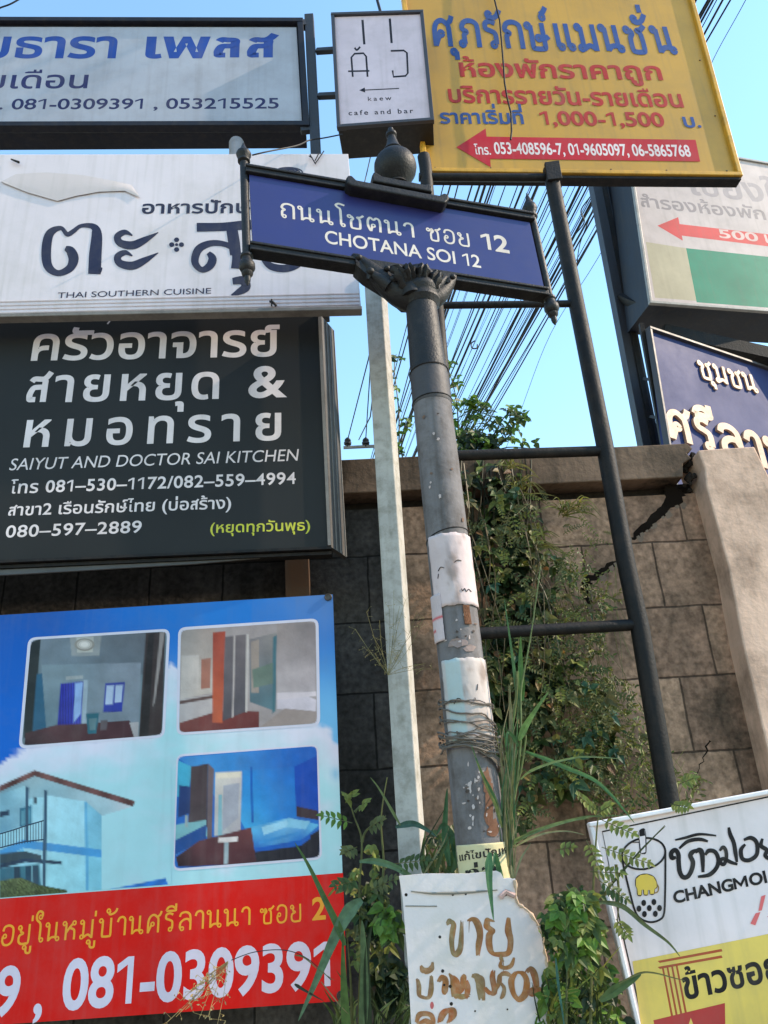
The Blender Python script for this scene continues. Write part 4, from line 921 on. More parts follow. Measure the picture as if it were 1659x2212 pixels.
q = MB(); q.lathe(TOP, BOT, prof, 40); q.build('collar', mat('collar_grey', rgb(58, 55, 57), rough=.6, dirt=.4, scale=20, bump=.4), s, smooth=35)
m_pole = mat('grey_pole_paint', rgb(108, 104, 105), rough=.72, spec=.18, dirt=.75, dirt_col=(.06, .048, .04), scale=13, bump=.5, bscale=60, streak=.6)
prof = [(pole_t(y), rad(y, w_)) for y, w_ in ((874, 82), (1000, 87), (1165, 91), (1433, 98), (1600, 104), (1850, 112))] + [(1.0, rad(1850, 116))]
q = MB(); q.lathe(TOP, BOT, prof, 48); q.build('pole', m_pole, s, smooth=35)
for y in (807, 872, 1163):
    q = MB(); p = pole_p(y); r_ = rad(y, 82 + (y - 807) * .02) + .002; e = Vector((1, 0, 0)); e = (e - AX * e.dot(AX)).normalized(); u = AX.cross(e)
    tl = .22 if y > 1100 else .05
    q.tube([p + (e * math.cos(k * math.pi / 12) + u * math.sin(k * math.pi / 12)) * r_ + AX * tl * r_ * math.cos(k * math.pi / 12 + .6) for k in range(25)], .0022 if y != 872 else .0032, 6); q.build('wire_band', M_black(), s, smooth=60)
# capital with rings and curling leaves
cap = [(590, 60), (602, 74), (607, 80), (612, 82), (617, 76), (621, 76), (626, 86), (632, 91), (638, 90), (643, 82), (647, 80), (651, 84), (656, 84), (661, 76), (666, 69)]
T0 = TOP + AX * .03
def tt(y):
    lo, hi = 0.0, 1.0
    for _ in range(40):
        m = (lo + hi) / 2
        if proj(T0 + (BOT - T0) * m)[1] < y: lo = m
        else: hi = m
    return lo
q = MB(); q.lathe(T0, BOT, [(tt(y), w_ / 2 * mpp(905, y, YP)) for y, w_ in cap], 40); q.build('capital', M_iron(), s, smooth=30)
# the blade lies in an upright plane whose right end recedes, and shares the pole's lean
PN = Plane(862, 480, YP, yaw=13.5)
lean = AX - PN.n * AX.dot(PN.n); PN.u = lean.normalized(); PN.r = PN.u.cross(PN.n) * 1.0
if PN.r.x < 0: PN.r = -PN.r
def n3(x, y, o=0): return PN.lift(x, y, o)
q = MB()
def acanthus(base, tip, wd, curl, side):
    m = 9; rows = []
    for i in range(m):
        t = i / (m - 1); ct = base.lerp(tip, t) + PN.n * (curl * math.sin(t * 2.6)) - PN.u * (curl * .7 * max(0, t - .72) * 3)
        ww = wd * (math.sin(math.pi * min(1, .18 + t * .82)) ** .6) * (1 + .22 * math.cos(i * math.pi)) ; rows.append([ct - side * ww + PN.n * .004, ct - side * ww * .45 + PN.n * .016, ct + PN.n * .006, ct + side * ww * .45 + PN.n * .016, ct + side * ww + PN.n * .004])
    k = 5; bk = [[p - PN.n * .018 for p in r_] for r_ in rows]
    V = [p for r_ in rows for p in r_] + [p for r_ in bk for p in r_]; n_ = m * k
    fs = [(i * k + j, i * k + j + 1, (i + 1) * k + j + 1, (i + 1) * k + j) for i in range(m - 1) for j in range(k - 1)]
    fs += [tuple(a + n_ for a in fc[::-1]) for fc in fs]
    for i in range(m - 1):
        fs += [(i * k, (i + 1) * k, (i + 1) * k + n_, i * k + n_), ((i + 1) * k + k - 1, i * k + k - 1, i * k + k - 1 + n_, (i + 1) * k + k - 1 + n_)]
    q.add(V, fs)
def horn(pts, rr, off=.01):
    cp = crom([(a, b, r_) for (a, b), r_ in zip(pts, rr)], 6); q.tube([n3(a, b, off) for a, b, _ in cp], [r_ for _, _, r_ in cp], 14)
horn([(898, 652), (862, 636), (822, 603), (788, 572), (768, 556), (765, 549)], [.05, .05, .04, .027, .018, .006])
horn([(900, 654), (938, 644), (962, 622), (978, 600), (984, 594)], [.05, .042, .03, .018, .006])
horn([(890, 640), (884, 615), (884, 590), (888, 574)], [.04, .034, .02, .006], .045)
horn([(840, 618), (815, 600), (800, 592), (795, 604)], [.026, .02, .013, .006], .04); horn([(930, 632), (952, 610), (962, 602), (966, 612)], [.024, .018, .012, .006], .04)
for dx, bx, by, tx, ty, wd, cu in ((0, 884, 634, 838, 578, .026, .04), (0, 892, 626, 866, 580, .022, .055), (0, 906, 628, 908, 580, .024, .055), (0, 924, 636, 946, 592, .024, .04)):
    b_, t_ = n3(bx, by, .045), n3(tx, ty, .04); d_ = (t_ - b_).normalized(); acanthus(b_, t_, wd, cu, d_.cross(PN.n).normalized())
for tx, ty, r_ in ((775, 556, .013), (836, 580, .013), (868, 582, .012), (908, 582, .013), (946, 594, .012), (978, 598, .012), (800, 586, .016), (850, 604, .018), (930, 612, .016)):
    p = n3(tx, ty, .05); q.lathe(p - PN.r * r_ , p + PN.r * r_, [(0, r_ * .2), (.2, r_ * .75), (.5, r_), (.8, r_ * .75), (1, r_ * .2)], 12)
b1 = [n3(*p, .03) for p in ((768, 556), (986, 592), (980, 606), (950, 628), (918, 652), (876, 650), (845, 624), (790, 590), (770, 572))]
q.prism(b1, [p - PN.n * .07 for p in b1])
q.build('leaf_bracket', M_iron(), s, smooth=50)
# panel
q = slab(PN, [(538, 380), (1143, 483), (1174, 624), (546, 532)], .03, .006, c(40, 46, 106)); q.build('name_plate', mat('blue_plate', attr='ink', rough=.32, dirt=.18, dirt_col=(.03, .03, .09), scale=6, bump=.05, spec=.5, streak=.06, vary=.06), s)
f = Flat(PN, .066); LW = c(206, 206, 198)
f.text('ถนนโชตนา', z(1, (1212, 944))[0], z(2, (130, 1032))[0], 31, LW, font='loop', wt=.128, h1=29)
f.text('ซอย 12', z(2, (183, 1040))[0], z(2, (540, 1098))[0], 29, LW, font='loop', wt=.128, h1=27); f.build('lettering', s)
f = Flat(PN, .066); f.text('CHOTANA SOI 12', (702, 527), z(2, (417, 1162))[0], 27, LW, thai=False, wt=.013, h1=26); f.build('lettering', s)
for a, b, nm in (((530, 373), (1150, 476), 'top_rail'), ((540, 540), (1180, 638), 'bottom_rail')):
    q = MB(); A, B = n3(*a, -.008), n3(*b, -.008); q.bar(A, B, .034, .05, PN.n); q.bar(A + PN.u * .013, B + PN.u * .013, .012, .064, PN.n); q.bar(A - PN.u * .014, B - PN.u * .014, .010, .058, PN.n); q.build(nm, M_iron(), s, bevel=.003)
def endpost(a, b, r_, up_, dn):
    A, B = n3(*a, -.008), n3(*b, -.008); q = MB(); q.lathe(A, B, [(0, r_), (1, r_)], 20); q.build('end_post', M_iron(), SS, smooth=35)
    ax = (A - B).normalized()
    for base, d_, sc, pr in ((A, ax, up_, [(0, 1.0), (.06, 1.5), (.12, 1.5), (.16, 1.15), (.22, 1.2), (.32, 1.7), (.42, 1.85), (.52, 1.6), (.58, 1.1), (.62, 1.1), (.66, .9), (.8, .55), (1, .12)]),
                             (B, -ax, dn, [(0, 1.0), (.05, 1.45), (.12, 1.5), (.16, 1.2), (.24, 1.3), (.34, 1.8), (.46, 1.85), (.54, 1.5), (.58, 1.1), (.62, 1.35), (.68, 1.2), (.74, .7), (.82, .75), (.9, .6), (1, .15)])):
        q = MB(); q.lathe(base, base + d_ * sc, [(t, k * r_) for t, k in pr], 20); q.build('finial', M_iron(), SS, smooth=40)
endpost((527, 352), (533, 548), .0165, (n3(527, 352) - n3(520, 308)).length * 1.0, (n3(533, 548) - n3(530, 616)).length)
endpost((1150, 474), (1186, 640), .0165, (n3(1150, 474) - n3(1137, 428)).length * 1.25, (n3(1186, 640) - n3(1197, 702)).length)
# stepped crest and bulb
for pts, dp, nm in (([(748, 384), (752, 378), (760, 378), (770, 388), (948, 422), (960, 416), (970, 420), (970, 430), (962, 438), (760, 400), (750, 394)], .135, 'crest'), ([(804, 378), (808, 370), (816, 374), (826, 380), (918, 398), (926, 396), (934, 402), (934, 414), (806, 390)], .11, 'crest')):
    P_ = [n3(x, y, dp / 2 - .005) for x, y in pts]; q = MB(); q.prism(P_, [p - PN.n * dp for p in P_]); q.build(nm, M_iron(), s, bevel=.006)
bx = [(404, 50, 859), (397, 40, 858), (391, 56, 858), (384, 74, 857), (376, 87, 856), (366, 93, 854), (357, 91, 853), (349, 82, 852), (343, 69, 850), (338, 56, 849), (334, 45, 848), (331, 38, 848), (329, 44, 847), (326, 41, 847), (321, 33, 846), (312, 26, 845), (304, 21, 845), (297, 17, 844), (294, 24, 844), (290, 24, 844), (287, 14, 843), (279, 12, 843), (276, 4, 843)]
B0, B1 = n3(859, 404, -.02), n3(843, 274, -.02)
q = MB(); hgt = 404 - 274
q.lathe(B0, B1, [((404 - y) / hgt, w_ / 2 * mpp(x, y, YP)) for y, w_, x in bx], 32); q.build('finial', M_iron(), s, smooth=35)

# papers and tape stuck round the pole
e0 = Vector((1, 0, 0)); e0 = (e0 - AX * e0.dot(AX)).normalized(); u0 = (-AX).cross(e0)
def wrap(name, y0, y1, a0, a1, colf, label, lift=.003, w0=None, w1=None, ragged=0.0, nr=20, na=34):
    """a sheet bent round the pole between picture rows; angles in degrees, -90 faces the viewer"""
    q = MB(); V = []; Cc = []
    for i in range(nr + 1):
        y = y0 + (y1 - y0) * i / nr; p = pole_p(y); r_ = rad(y, w0 + (w1 - w0) * i / nr) + lift
        for k in range(na + 1):
            a = R(a0 + (a1 - a0) * k / na); d_ = 0
            if ragged and i in (0, nr): d_ = (math.sin(k * .9 + i) + math.sin(k * 2.3 + i * 2) * .5 + random.uniform(-.4, .4)) * ragged * .35
            rr = r_ + random.uniform(0, .0016)
            V.append(p + (e0 * math.cos(a) + u0 * math.sin(a)) * rr + AX * d_); Cc.append(colf(i / nr, k / na))
    m_ = na + 1
    fs = [(i * m_ + k, i * m_ + k + 1, (i + 1) * m_ + k + 1, (i + 1) * m_ + k) for i in range(nr) for k in range(na)]
    q.add(V, fs, Cc)
    o = q.build(name, mat('wet_paper', attr='ink', rough=.85, dirt=.22, dirt_col=(.3, .24, .18), scale=14, bump=.4, bscale=40, spec=.2, streak=.15), None, smooth=60)
    solo(o, pole_p(y1)); md = o.modifiers.new('thickness', 'SOLIDIFY'); md.thickness = .0012
    return tag(o, label, name.replace('_', ' '))
sgn = -1 if (AX.cross(e0)).y > 0 else 1
front = -90 if u0.y > 0 else 90           # angle at which the sheet faces the camera
def ang(a): return a if front == -90 else -a
Wp = c(196, 188, 188)
wrap('paper_notice', 1168, 1320, ang(-152), ang(10), lambda i, k: mix(Wp, c(128, 116, 108), .75 * sm(noise.fractal(Vector((i * 3, k * 4, 1)), 1, 2, 4) * 1.6 - .1)), 'upper white torn paper notice wrapped round the grey pole', w0=91, w1=95, ragged=.004)
wrap('paper_notice', 1432, 1606, ang(-148), ang(14), lambda i, k: mix(c(186, 184, 180), c(128, 118, 108), .8 * sm(noise.fractal(Vector((i * 3, k * 4, 5)), 1, 2, 4) * 1.6 - .05)) if k > .3 else (c(166, 188, 188) if k > .06 else c(176, 180, 178)), 'lower white paper notice with a green left edge wrapped round the pole', w0=98, w1=104, ragged=.005)
wrap('tape_strip', 1290, 1390, ang(-172), ang(-128), lambda i, k: c(190, 184, 186) if not (.45 < i < .55 or (.7 < i < .8 and k < .4)) else c(190, 84, 90), 'narrow strip of printed tape with red marks on the pole left of the notices', lift=.0045, w0=94, w1=97)
wrap('tape_strip', 1322, 1362, ang(-76), ang(-58), lambda i, k: c(108, 74, 52), 'short brown strip of tape under the upper paper notice', w0=95, w1=96.5)
def polepatch(q, cx, cy, w_, h_, col, lift=.0012, n=9):
    P_ = []
    for k in range(n):
        a = 2 * math.pi * k / n; kx = random.uniform(.7, 1.25); x = cx + w_ * kx * math.cos(a) * .5; y = cy + h_ * kx * math.sin(a) * .5
        p = pole_p(y); px = proj(p)[0]; r_ = rad(y, 87 + max(0, y - 1000) * .029) + lift; half = r_ / mpp(px, y, YP); an = math.acos(max(-.97, min(.97, (x - px) / half)))
        an = -an if front == -90 else an; P_.append(p + (e0 * math.cos(an) + u0 * math.sin(an)) * r_)
    q.poly(P_, col)
q = MB()
for i in range(46):
    y = random.choice([random.uniform(1340, 1425), random.uniform(1630, 1810), random.uniform(1630, 1810), random.uniform(900, 1160)]); cx = proj(pole_p(y))[0] + random.uniform(-34, 40); k = random.random()
    col = c(176, 170, 166) if k < .5 else (c(104, 86, 74) if k < .75 else c(60, 54, 52))
    polepatch(q, cx, y, random.uniform(2, 9), random.uniform(2, 10), col, .0022)
for i in range(16): polepatch(q, 1020 + random.uniform(-12, 12), random.uniform(1670, 1790), random.uniform(3, 7), random.uniform(4, 12), c(186, 182, 178), .0024)
for x, y, w_, h_ in ((1052, 1740, 22, 100), (1062, 1795, 30, 40), (1046, 1690, 18, 50)): polepatch(q, x, y, w_, h_, c(108, 78, 60), .0016, 14)
for x, y, w_, h_ in ((948, 1240, 14, 70), (944, 1340, 18, 60), (985, 1400, 40, 18), (1012, 1412, 30, 14)): polepatch(q, x, y, w_, h_, c(132, 122, 118), .0014, 12)
q.build('peeling_scraps', mat('wet_paper', attr='ink', rough=.85, dirt=.22, dirt_col=(.3, .24, .18), scale=14, bump=.4, bscale=40, spec=.2, streak=.15), SS)
# small black scrawls left on the notices
def scrawl(pts, wd, y, w_):
    pass
yl = wrap('pole_sticker', 1822, 1900, ang(-160), ang(-10), lambda i, k: c(206, 204, 160), 'pale yellow sticker with black Thai print low on the pole', w0=111, w1=114)
PST = Plane(1035, 1850, YP - rad(1850, 114) - .012, yaw=0)
q = MB()
def wraptext(t, x0, x1, yb, h_, wt, font='noto'):
    gl, a, b = layout(t, font, wt, True)
    for vs, fs in gl:
        P_ = []
        for x, y, zz in vs:
            u = (x - a) / (b - a); ya = yb - (u - .5) * 10 - y * h_
            p = pole_p(ya); r_ = rad(ya, 111 + (ya - 1822) * .038) + .0062; an = R(ang(x0 + (x1 - x0) * u)); P_.append(p + (e0 * math.cos(an) + u0 * math.sin(an)) * r_)
        q.add(P_, fs, c(40, 38, 36))
wraptext('แก้ไขปัญหา', -150, -28, 1850, 12, .02); wraptext('ท่อ', -136, -70, 1896, 24, .026)
o = q.build('lettering', M_print(), None); o.data.transform(Matrix.Translation(-yl.location)); o.parent = yl
o.location = (0, 0, 0)
# scribbles on the notices
def scrib(parent, segs):
    q = MB()
    for pts in segs:
        P_ = []
        for x, y in crom(pts, 5):
            p = pole_p(y); cx = proj(p)[0]; r_ = rad(y, 91 + (y - 1165) * .03) + .006; half = r_ / mpp(cx, y, YP)
            sx = max(-.98, min(.98, (x - cx) / half)); an = math.acos(sx); an = -an if front == -90 else an
            P_.append(p + (e0 * math.cos(an) + u0 * math.sin(an)) * r_)
        q.tube(P_, .0013, 5, c(46, 44, 50))
    o = q.build('scrawl', M_print(), None); o.data.transform(Matrix.Translation(-parent.location)); o.parent = parent; o.location = (0, 0, 0)
papers = [o for o in COL.objects if o.name.startswith('paper_notice')]
scrib(papers[0], [z(6, (782, 392), (798, 370), (822, 380)), z(6, (784, 410), (780, 440)), z(6, (892, 350), (915, 335), (940, 340)), z(6, (940, 530), (950, 545), (962, 528), (975, 548), (990, 530), (1010, 545))])
scrib(papers[1], [z(6, (888, 1300), (905, 1270), (925, 1268), (942, 1285)), z(6, (1050, 1180), (1046, 1220)), z(6, (1030, 1270), (1034, 1285))])
# rusty wire and creeper stems wound round the pole
q = MB()
for i in range(16):
    y0 = random.uniform(1520, 1622); sl_ = random.uniform(-.7, 1.3); wv = random.uniform(0, 6); P_ = []; bow = random.uniform(.006, .02)
    for k in range(22):
        a = -200 + 220 * k / 21; yy = y0 + sl_ * (k - 8) * 2.6 + 4 * math.sin(k * .7 + wv) + random.uniform(-1.5, 1.5); p = pole_p(yy); r_ = rad(yy, 104) + bow + random.uniform(0, .003); an = R(ang(a)); P_.append(p + (e0 * math.cos(an) + u0 * math.sin(an)) * r_)
    q.tube(P_, random.uniform(.0015, .003), 5)
for i in range(5):
    yy = 1610 + i * 4; P_ = [pole_p(yy + k * 9 - 25) + (e0 * math.cos(R(ang(-120 + k * 13))) + u0 * math.sin(R(ang(-120 + k * 13)))) * (rad(yy, 104) + .012 + .004 * (k % 2)) for k in range(10)]
    q.tube(P_, .0025, 5)
tag(solo(q.build('wire_tangle', mat('rusted_wire', rgb(96, 88, 80), rough=.7, dirt=.6, scale=40), smooth=60), pole_p(1660)), 'tangle of old grey wire wound round the street sign pole', 'wire')

# ------------------------------------------------------------------ hand painted board
PH = Plane(1020, 2060, 2.28, yaw=-2)
s = thing('painted_board', PH.pt(1040, 2330), 'torn white board with hand painted brown Thai letters below the pole', 'board')
hb0 = z(7, (515, 672), (700, 655), (1000, 655), (1195, 635), (1225, 650), (1245, 690), (1315, 690), (1335, 850), (1380, 880), (1420, 930), (1470, 985), (1490, 1040), (1520, 1120), (1535, 1200), (1560, 1330), (1552, 1430), (1572, 1500), (1570, 1560), (1605, 1610), (1600, 1700), (1640, 1900), (1640, 2100), (640, 2100), (600, 1700), (575, 1250), (540, 820))
hb = []
for i_ in range(len(hb0)):
    (x0, y0), (x1, y1) = hb0[i_], hb0[(i_ + 1) % len(hb0)]; n_ = 6 if 5 <= i_ <= 21 else 1
    for k in range(n_):
        t = k / n_; jt = 3.2 if n_ > 1 else 0; hb.append((x0 + (x1 - x0) * t + random.uniform(-jt, jt), y0 + (y1 - y0) * t + random.uniform(-jt, jt) * .6))
WB = c(214, 212, 210)
q = MB(); P_ = [PH.pt(x, y) for x, y in hb]; q.prism(P_, [p - PH.n * .012 for p in P_], WB); q.build('board', mat('worn_white_board', attr='ink', rough=.6, dirt=.32, dirt_col=(.36, .33, .2), scale=6, bump=.35, bscale=30, streak=.12, vary=.06), s, bevel=.0015)
q = MB(); q.tube([PH.pt(*p, .002) for p in z(7, (600, 778), (740, 792), (900, 790), (1040, 782), (1200, 768))], [.0015, .003, .004, .003, .0015], 6); q.tube([PH.pt(*p, .001) for p in z(7, (560, 880), (780, 882))], .0014, 5); q.build('fold', mat('fold_grey', rgb(120, 116, 108), rough=.8), s)
tearc = c(196, 178, 150)
q = MB(); ed = z(7, (1320, 700), (1340, 850), (1400, 900), (1470, 985), (1510, 1080), (1530, 1200), (1560, 1330)); q.tube([PH.pt(x + random.uniform(-2, 2), y, .004) for x, y in crom(ed, 4)], [random.uniform(.0015, .006) for _ in range(len(crom(ed, 4)))], 7, tearc); q.tube([PH.pt(x, y, .004) for x, y in z(7, (1220, 820), (1260, 780), (1320, 810))], .007, 6, c(196, 170, 160)); q.build('torn_edge', mat('torn_edge_paper', attr='ink', rough=.9, dirt=.4, scale=30, bump=.8), s, smooth=50)
f = Flat(PH, .0025); HBc = c(138, 92, 50, 1.1); HB2 = c(122, 92, 56, 1.1)
for pts, wd in ((((850, 1010), (870, 985), (895, 1010), (885, 1060), (880, 1130), (890, 1205), (915, 1220), (940, 1180), (945, 1100), (950, 985)), 11), (((1005, 985), (1040, 970), (1070, 1010), (1085, 1080), (1075, 1150), (1070, 1225)), 12),
                (((1170, 985), (1135, 975), (1130, 1020), (1165, 1050), (1145, 1080), (1150, 1150), (1165, 1205), (1220, 1215), (1280, 1205), (1290, 1120), (1275, 1050), (1280, 960)), 12),
                (((640, 1390), (650, 1440), (655, 1500), (680, 1520), (720, 1520), (735, 1460), (740, 1370)), 9), (((672, 1300), (690, 1330), (720, 1330), (745, 1310), (755, 1275)), 12), 
                (((790, 1400), (820, 1370), (840, 1400), (835, 1460), (830, 1490)), 14), (((880, 1360), (905, 1400), (910, 1460), (905, 1520)), 17), (((905, 1500), (950, 1460), (960, 1380), (960, 1360)), 12), (((900, 1500), (960, 1510), (1000, 1500)), 15), (((990, 1400), (1000, 1460), (985, 1520)), 12),
                (((1035, 1360), (1070, 1380), (1085, 1450), (1090, 1530)), 18), (((1110, 1450), (1150, 1490), (1180, 1470), (1165, 1380), (1170, 1330)), 11), (((1180, 1480), (1215, 1420), (1220, 1360), (1260, 1350), (1290, 1365)), 9), (((1200, 1400), (1245, 1440), (1240, 1500), (1225, 1525)), 9),
                (((1230, 1260), (1225, 1300), (1265, 1310), (1300, 1290), (1320, 1240)), 9), (((1330, 1340), (1300, 1400), (1310, 1490), (1350, 1530), (1395, 1490), (1405, 1400), (1370, 1345), (1330, 1340)), 11),
                (((1400, 1340), (1430, 1310), (1460, 1350), (1470, 1430), (1460, 1490), (1430, 1470), (1480, 1450), (1530, 1490)), 11), (((1222, 1215), (1225, 1250), (1240, 1262)), 8),
                (((640, 1690), (660, 1640), (710, 1630), (745, 1650), (750, 1700), (700, 1680), (650, 1700)), 12), (((800, 1690), (830, 1620), (880, 1610), (890, 1650), (860, 1690)), 14)):
    pz = z(7, *pts); cl = random.choice([HBc, HB2, c(150, 96, 46)])
    for b_ in range(5):
        ox, oy = random.uniform(-.34, .34) * wd, random.uniform(-.2, .2) * wd; p2 = [(x + ox + random.uniform(-.8, .8), y + oy + random.uniform(-.8, .8)) for x, y in pz]
        f.line(p2, [wd * .2] + [wd * random.uniform(.4, .8) for _ in pts[2:]] + [wd * random.uniform(.08, .25)], tuple(v * random.uniform(.85, 1.12) for v in cl[:3]) + (1,))
    if random.random() < .5:
        x, y = random.choice(pz); f.line([(x, y), (x + random.uniform(-1, 1), y + random.uniform(10, 26))], [2.2, .8], cl)
f.build('lettering', s, mat('brown_brush_paint', attr='ink', rough=.6, dirt=.5, dirt_col=(.42, .34, .22), scale=60, bump=.2, vary=.25))
f = Flat(PH, .005)
for x, y, r_ in ((565, 802, 3.4), (800, 1096, 3.2), (820, 1333, 3.6), (872, 1440, 3.6), (880, 1562, 3.8), (1252, 795, 5.5), (980, 797, 2.4), (890, 800, 3), (830, 1430, 2.5), (1270, 1600, 2), (1045, 1612, 2)): f.disc(*z(7, (x, y))[0], r_, r_ * 1.1, c(24, 20, 18), n=9)
f.disc(*z(7, (745, 1572))[0], 4, 8, c(190, 100, 100)); f.build('nail_holes', s)

# ------------------------------------------------------------------ bubble tea and noodle sign
PM = Plane(1500, 1950, 2.3, yaw=-3)
s = thing('drinks_sign', PM.pt(1500, 2350), 'white framed sign with a bubble tea cup drawing at the lower right', 'sign')
mq = [(1273, 1778), (2150, 1618), (2240, 2480), (1440, 2480)]
WM = c(232, 226, 226)
slab(PM, mq, .05, -.001, WM).build('panel', m_white, s, bevel=.003)
frame(PM, [(1440, 2480), (2240, 2480), (2150, 1621), (1276, 1781)], .012, .03).build('frame', mat('white_frame', rgb(214, 206, 206, 1.2), rough=.5, dirt=.25, scale=14), s, bevel=.003)
f = Flat(PM, .0012); BK = c(32, 30, 32)
f.line(z(8, (2400, 375), (505, 772), (640, 1460), (790, 2111), (900, 2600)), 3.2, BK, smooth=False)
f.poly(z(8, (715, 1675), (2400, 1335), (2500, 2900), (880, 2900)), c(222, 202, 104)); f.build('printed_face', s)
f = Flat(PM, .004)
f.line(z(8, *[(793 + 150 * math.cos(a * math.pi / 18), 925 + 108 * math.sin(a * math.pi / 18) - 14 * math.cos(a * math.pi / 18)) for a in range(37)]), 4.4, BK)
f.line(z(8, (640, 960), (668, 1080), (700, 1210), (735, 1330), (775, 1380), (840, 1402), (905, 1385), (935, 1340), (942, 1200), (944, 1060), (944, 900)), 4.4, BK)
f.poly(z(8, (757, 770), (803, 760), (805, 915), (776, 922)), WM); f.line(z(8, (762, 775), (772, 905), (790, 920), (806, 905), (800, 770), (780, 758), (762, 775)), 4.2, BK); f.poly(z(8, (760, 765), (800, 758), (803, 800), (764, 806)), BK)
f.line(z(8, (680, 860), (700, 848), (780, 845)), 2, BK)
for x, y in ((793, 1268), (864, 1262), (760, 1308), (832, 1304), (903, 1304), (798, 1346), (874, 1344)): f.disc(*z(8, (x, y))[0], 5.2, 6.8, BK)
el = [(738, 1150), (740, 1100), (770, 1074), (815, 1068), (860, 1085), (880, 1120), (884, 1158), (868, 1172), (864, 1204), (838, 1206), (836, 1178), (822, 1178), (820, 1210), (796, 1210), (794, 1176), (778, 1178), (776, 1214), (752, 1212), (748, 1170)]
f.poly(z(8, *el), c(222, 196, 86)); f.line(z(8, *el, el[0]), 2.3, c(60, 46, 30)); f.line(z(8, (878, 1125), (896, 1160), (890, 1190), (868, 1200)), 2.6, c(150, 120, 60)); f.line(z(8, (790, 1165), (792, 1192)), 1.4, BK); f.line(z(8, (838, 1160), (836, 1196)), 1.4, BK)
f.build('printed_cup', s)
f = Flat(PM, .0042)
# brush script word
for pts, wd in ((((1018, 950), (990, 955), (985, 920), (1012, 900), (1034, 930), (1036, 980), (1044, 1050), (1066, 1088), (1100, 1084), (1126, 1040), (1136, 985), (1118, 940), (1132, 915), (1160, 900)), 10), (((1040, 890), (1100, 840), (1180, 825), (1240, 840)), 8), (((1012, 830), (1080, 815), (1180, 790), (1298, 800)), 6),
                (((1150, 915), (1180, 900), (1200, 930), (1206, 1055)), 11), (((1222, 935), (1245, 905), (1288, 912), (1312, 960), (1302, 1020), (1250, 1072), (1170, 1086)), 9), (((1322, 905), (1345, 880), (1365, 905), (1368, 960), (1350, 1000), (1325, 985), (1345, 960), (1400, 985), (1446, 1000)), 8), (((1385, 742), (1395, 790), (1420, 850), (1432, 920), (1442, 985)), 9),
                (((1500, 860), (1470, 900), (1480, 960), (1530, 970), (1580, 930), (1580, 850), (1540, 815), (1490, 830)), 9), (((1620, 820), (1610, 870), (1650, 900), (1640, 940), (1680, 960), (1730, 930), (1725, 800)), 9), (((1800, 780), (1780, 850), (1820, 940)), 9)):
    f.line(z(8, *pts), [wd * .6] + [wd] * (len(pts) - 2) + [wd * .6], BK)
f.text('CHANGMOI BUBBLE TEA', z(8, (1006, 1272))[0], z(8, (2330, 968))[0], 24, BK, thai=False, wt=.036); f.build('lettering', s)
f = Flat(PM, .0042); RX = c(214, 110, 110); f.poly(z(8, (1612, 1222), (1642, 1212), (1615, 1320), (1592, 1325)), RX); f.poly(z(8, (1572, 1340), (1606, 1332), (1570, 1425), (1536, 1412)), RX); f.poly(z(8, (1650, 1360), (1690, 1370), (1760, 1420), (1740, 1430)), RX); f.build('lettering', s)
f = Flat(PM, .0042); NR = c(168, 84, 52)
for a, b in ((1680, 1600), (1722, 1645)): f.poly(z(8, (890, a - 8), (1335, b - 12), (1342, b + 6), (905, a + 6)), NR)
for i in range(4): x = 918 + i * 32; f.poly(z(8, (x, 1712 - i * 6), (x + 12, 1710 - i * 6), (x + 80 , 2060 - i * 8), (x + 66, 2062 - i * 8)), NR)
f.poly(z(8, (860, 2085), (1358, 1965), (1362, 2200), (900, 2260)), c(176, 66, 62)); f.poly(z(8, (1120, 2068), (1140, 2120), (1105, 2120)), c(222, 202, 104)); f.build('printed_bowl', s)
f = Flat(PM, .0042); f.text('ข้าวซอย', z(8, (1080, 1940))[0], z(8, (1760, 1790))[0], 44, BK, wt=0.026); f.build('lettering', s)
bpy.data.objects.remove(_fo)

# ------------------------------------------------------------------ overhead cables
m_cab = mat('cable_rubber', rgb(16, 18, 26), rough=.6, dirt=.2, bump=0)
Xt = [950, 1010, 1026, 1034, 1042, 1058, 1078, 1090, 1118, 1124, 1140, 1158, 1172, 1182, 1196, 1208, 1222, 1236, 1246, 1262, 1276, 1284, 1290, 1298, 1306, 1314]
for i, x0 in enumerate(Xt + [968, 984, 1104, 1150, 1270, 1332, 1048, 1066, 1132, 1190, 1230, 1254, 1300, 1320]):
    t = (x0 - 950) / 380; xb = 835 + 230 * t + random.uniform(-9, 9); sl_ = (xb - x0) / 460
    pt = lambda y: (x0 + sl_ * (y - 397), y)
    A, B = at(*pt(-60), 5.5), at(*pt(1040), 16.5 + random.uniform(-.6, .6)); d = B - A
    r_ = random.choice([.004, .005, .006, .008, .010, .012]) if i not in (4, 11, 17, 21) else .019
    sg = random.uniform(.1, .75)
    P_ = [A + d * k - Vector((0, 0, sg * (1 - (2 * ((k + .6) / 2.4) - 1) ** 2) - sg * .5)) for k in [-.6 + 2.4 * j / 16 for j in range(17)]]
    q = MB(); q.tube(P_, r_, 6)
    o = q.build('overhead_cable', m_cab, None, smooth=60); solo(o, A)
    tag(o, 'thick black overhead cable in the fan of cables across the sky' if r_ > .018 else 'thin black overhead cable in the fan of cables across the sky', 'cable', 'thick overhead cables' if r_ > .018 else 'thin overhead cables')
def wire(pts, r_, label, sm=True):
    q = MB(); q.tube([at(*p) for p in (crom(pts, 6) if sm else pts)], r_, 6)
    tag(solo(q.build('loose_wire', m_cab, None, smooth=60), at(*pts[0])), label, 'wire')
wire([(-60, 40, 5), (0, 17, 5), (24, 8, 5), (60, -12, 5), (120, -40, 5)], .008, 'black wire crossing the top left corner of the sky')
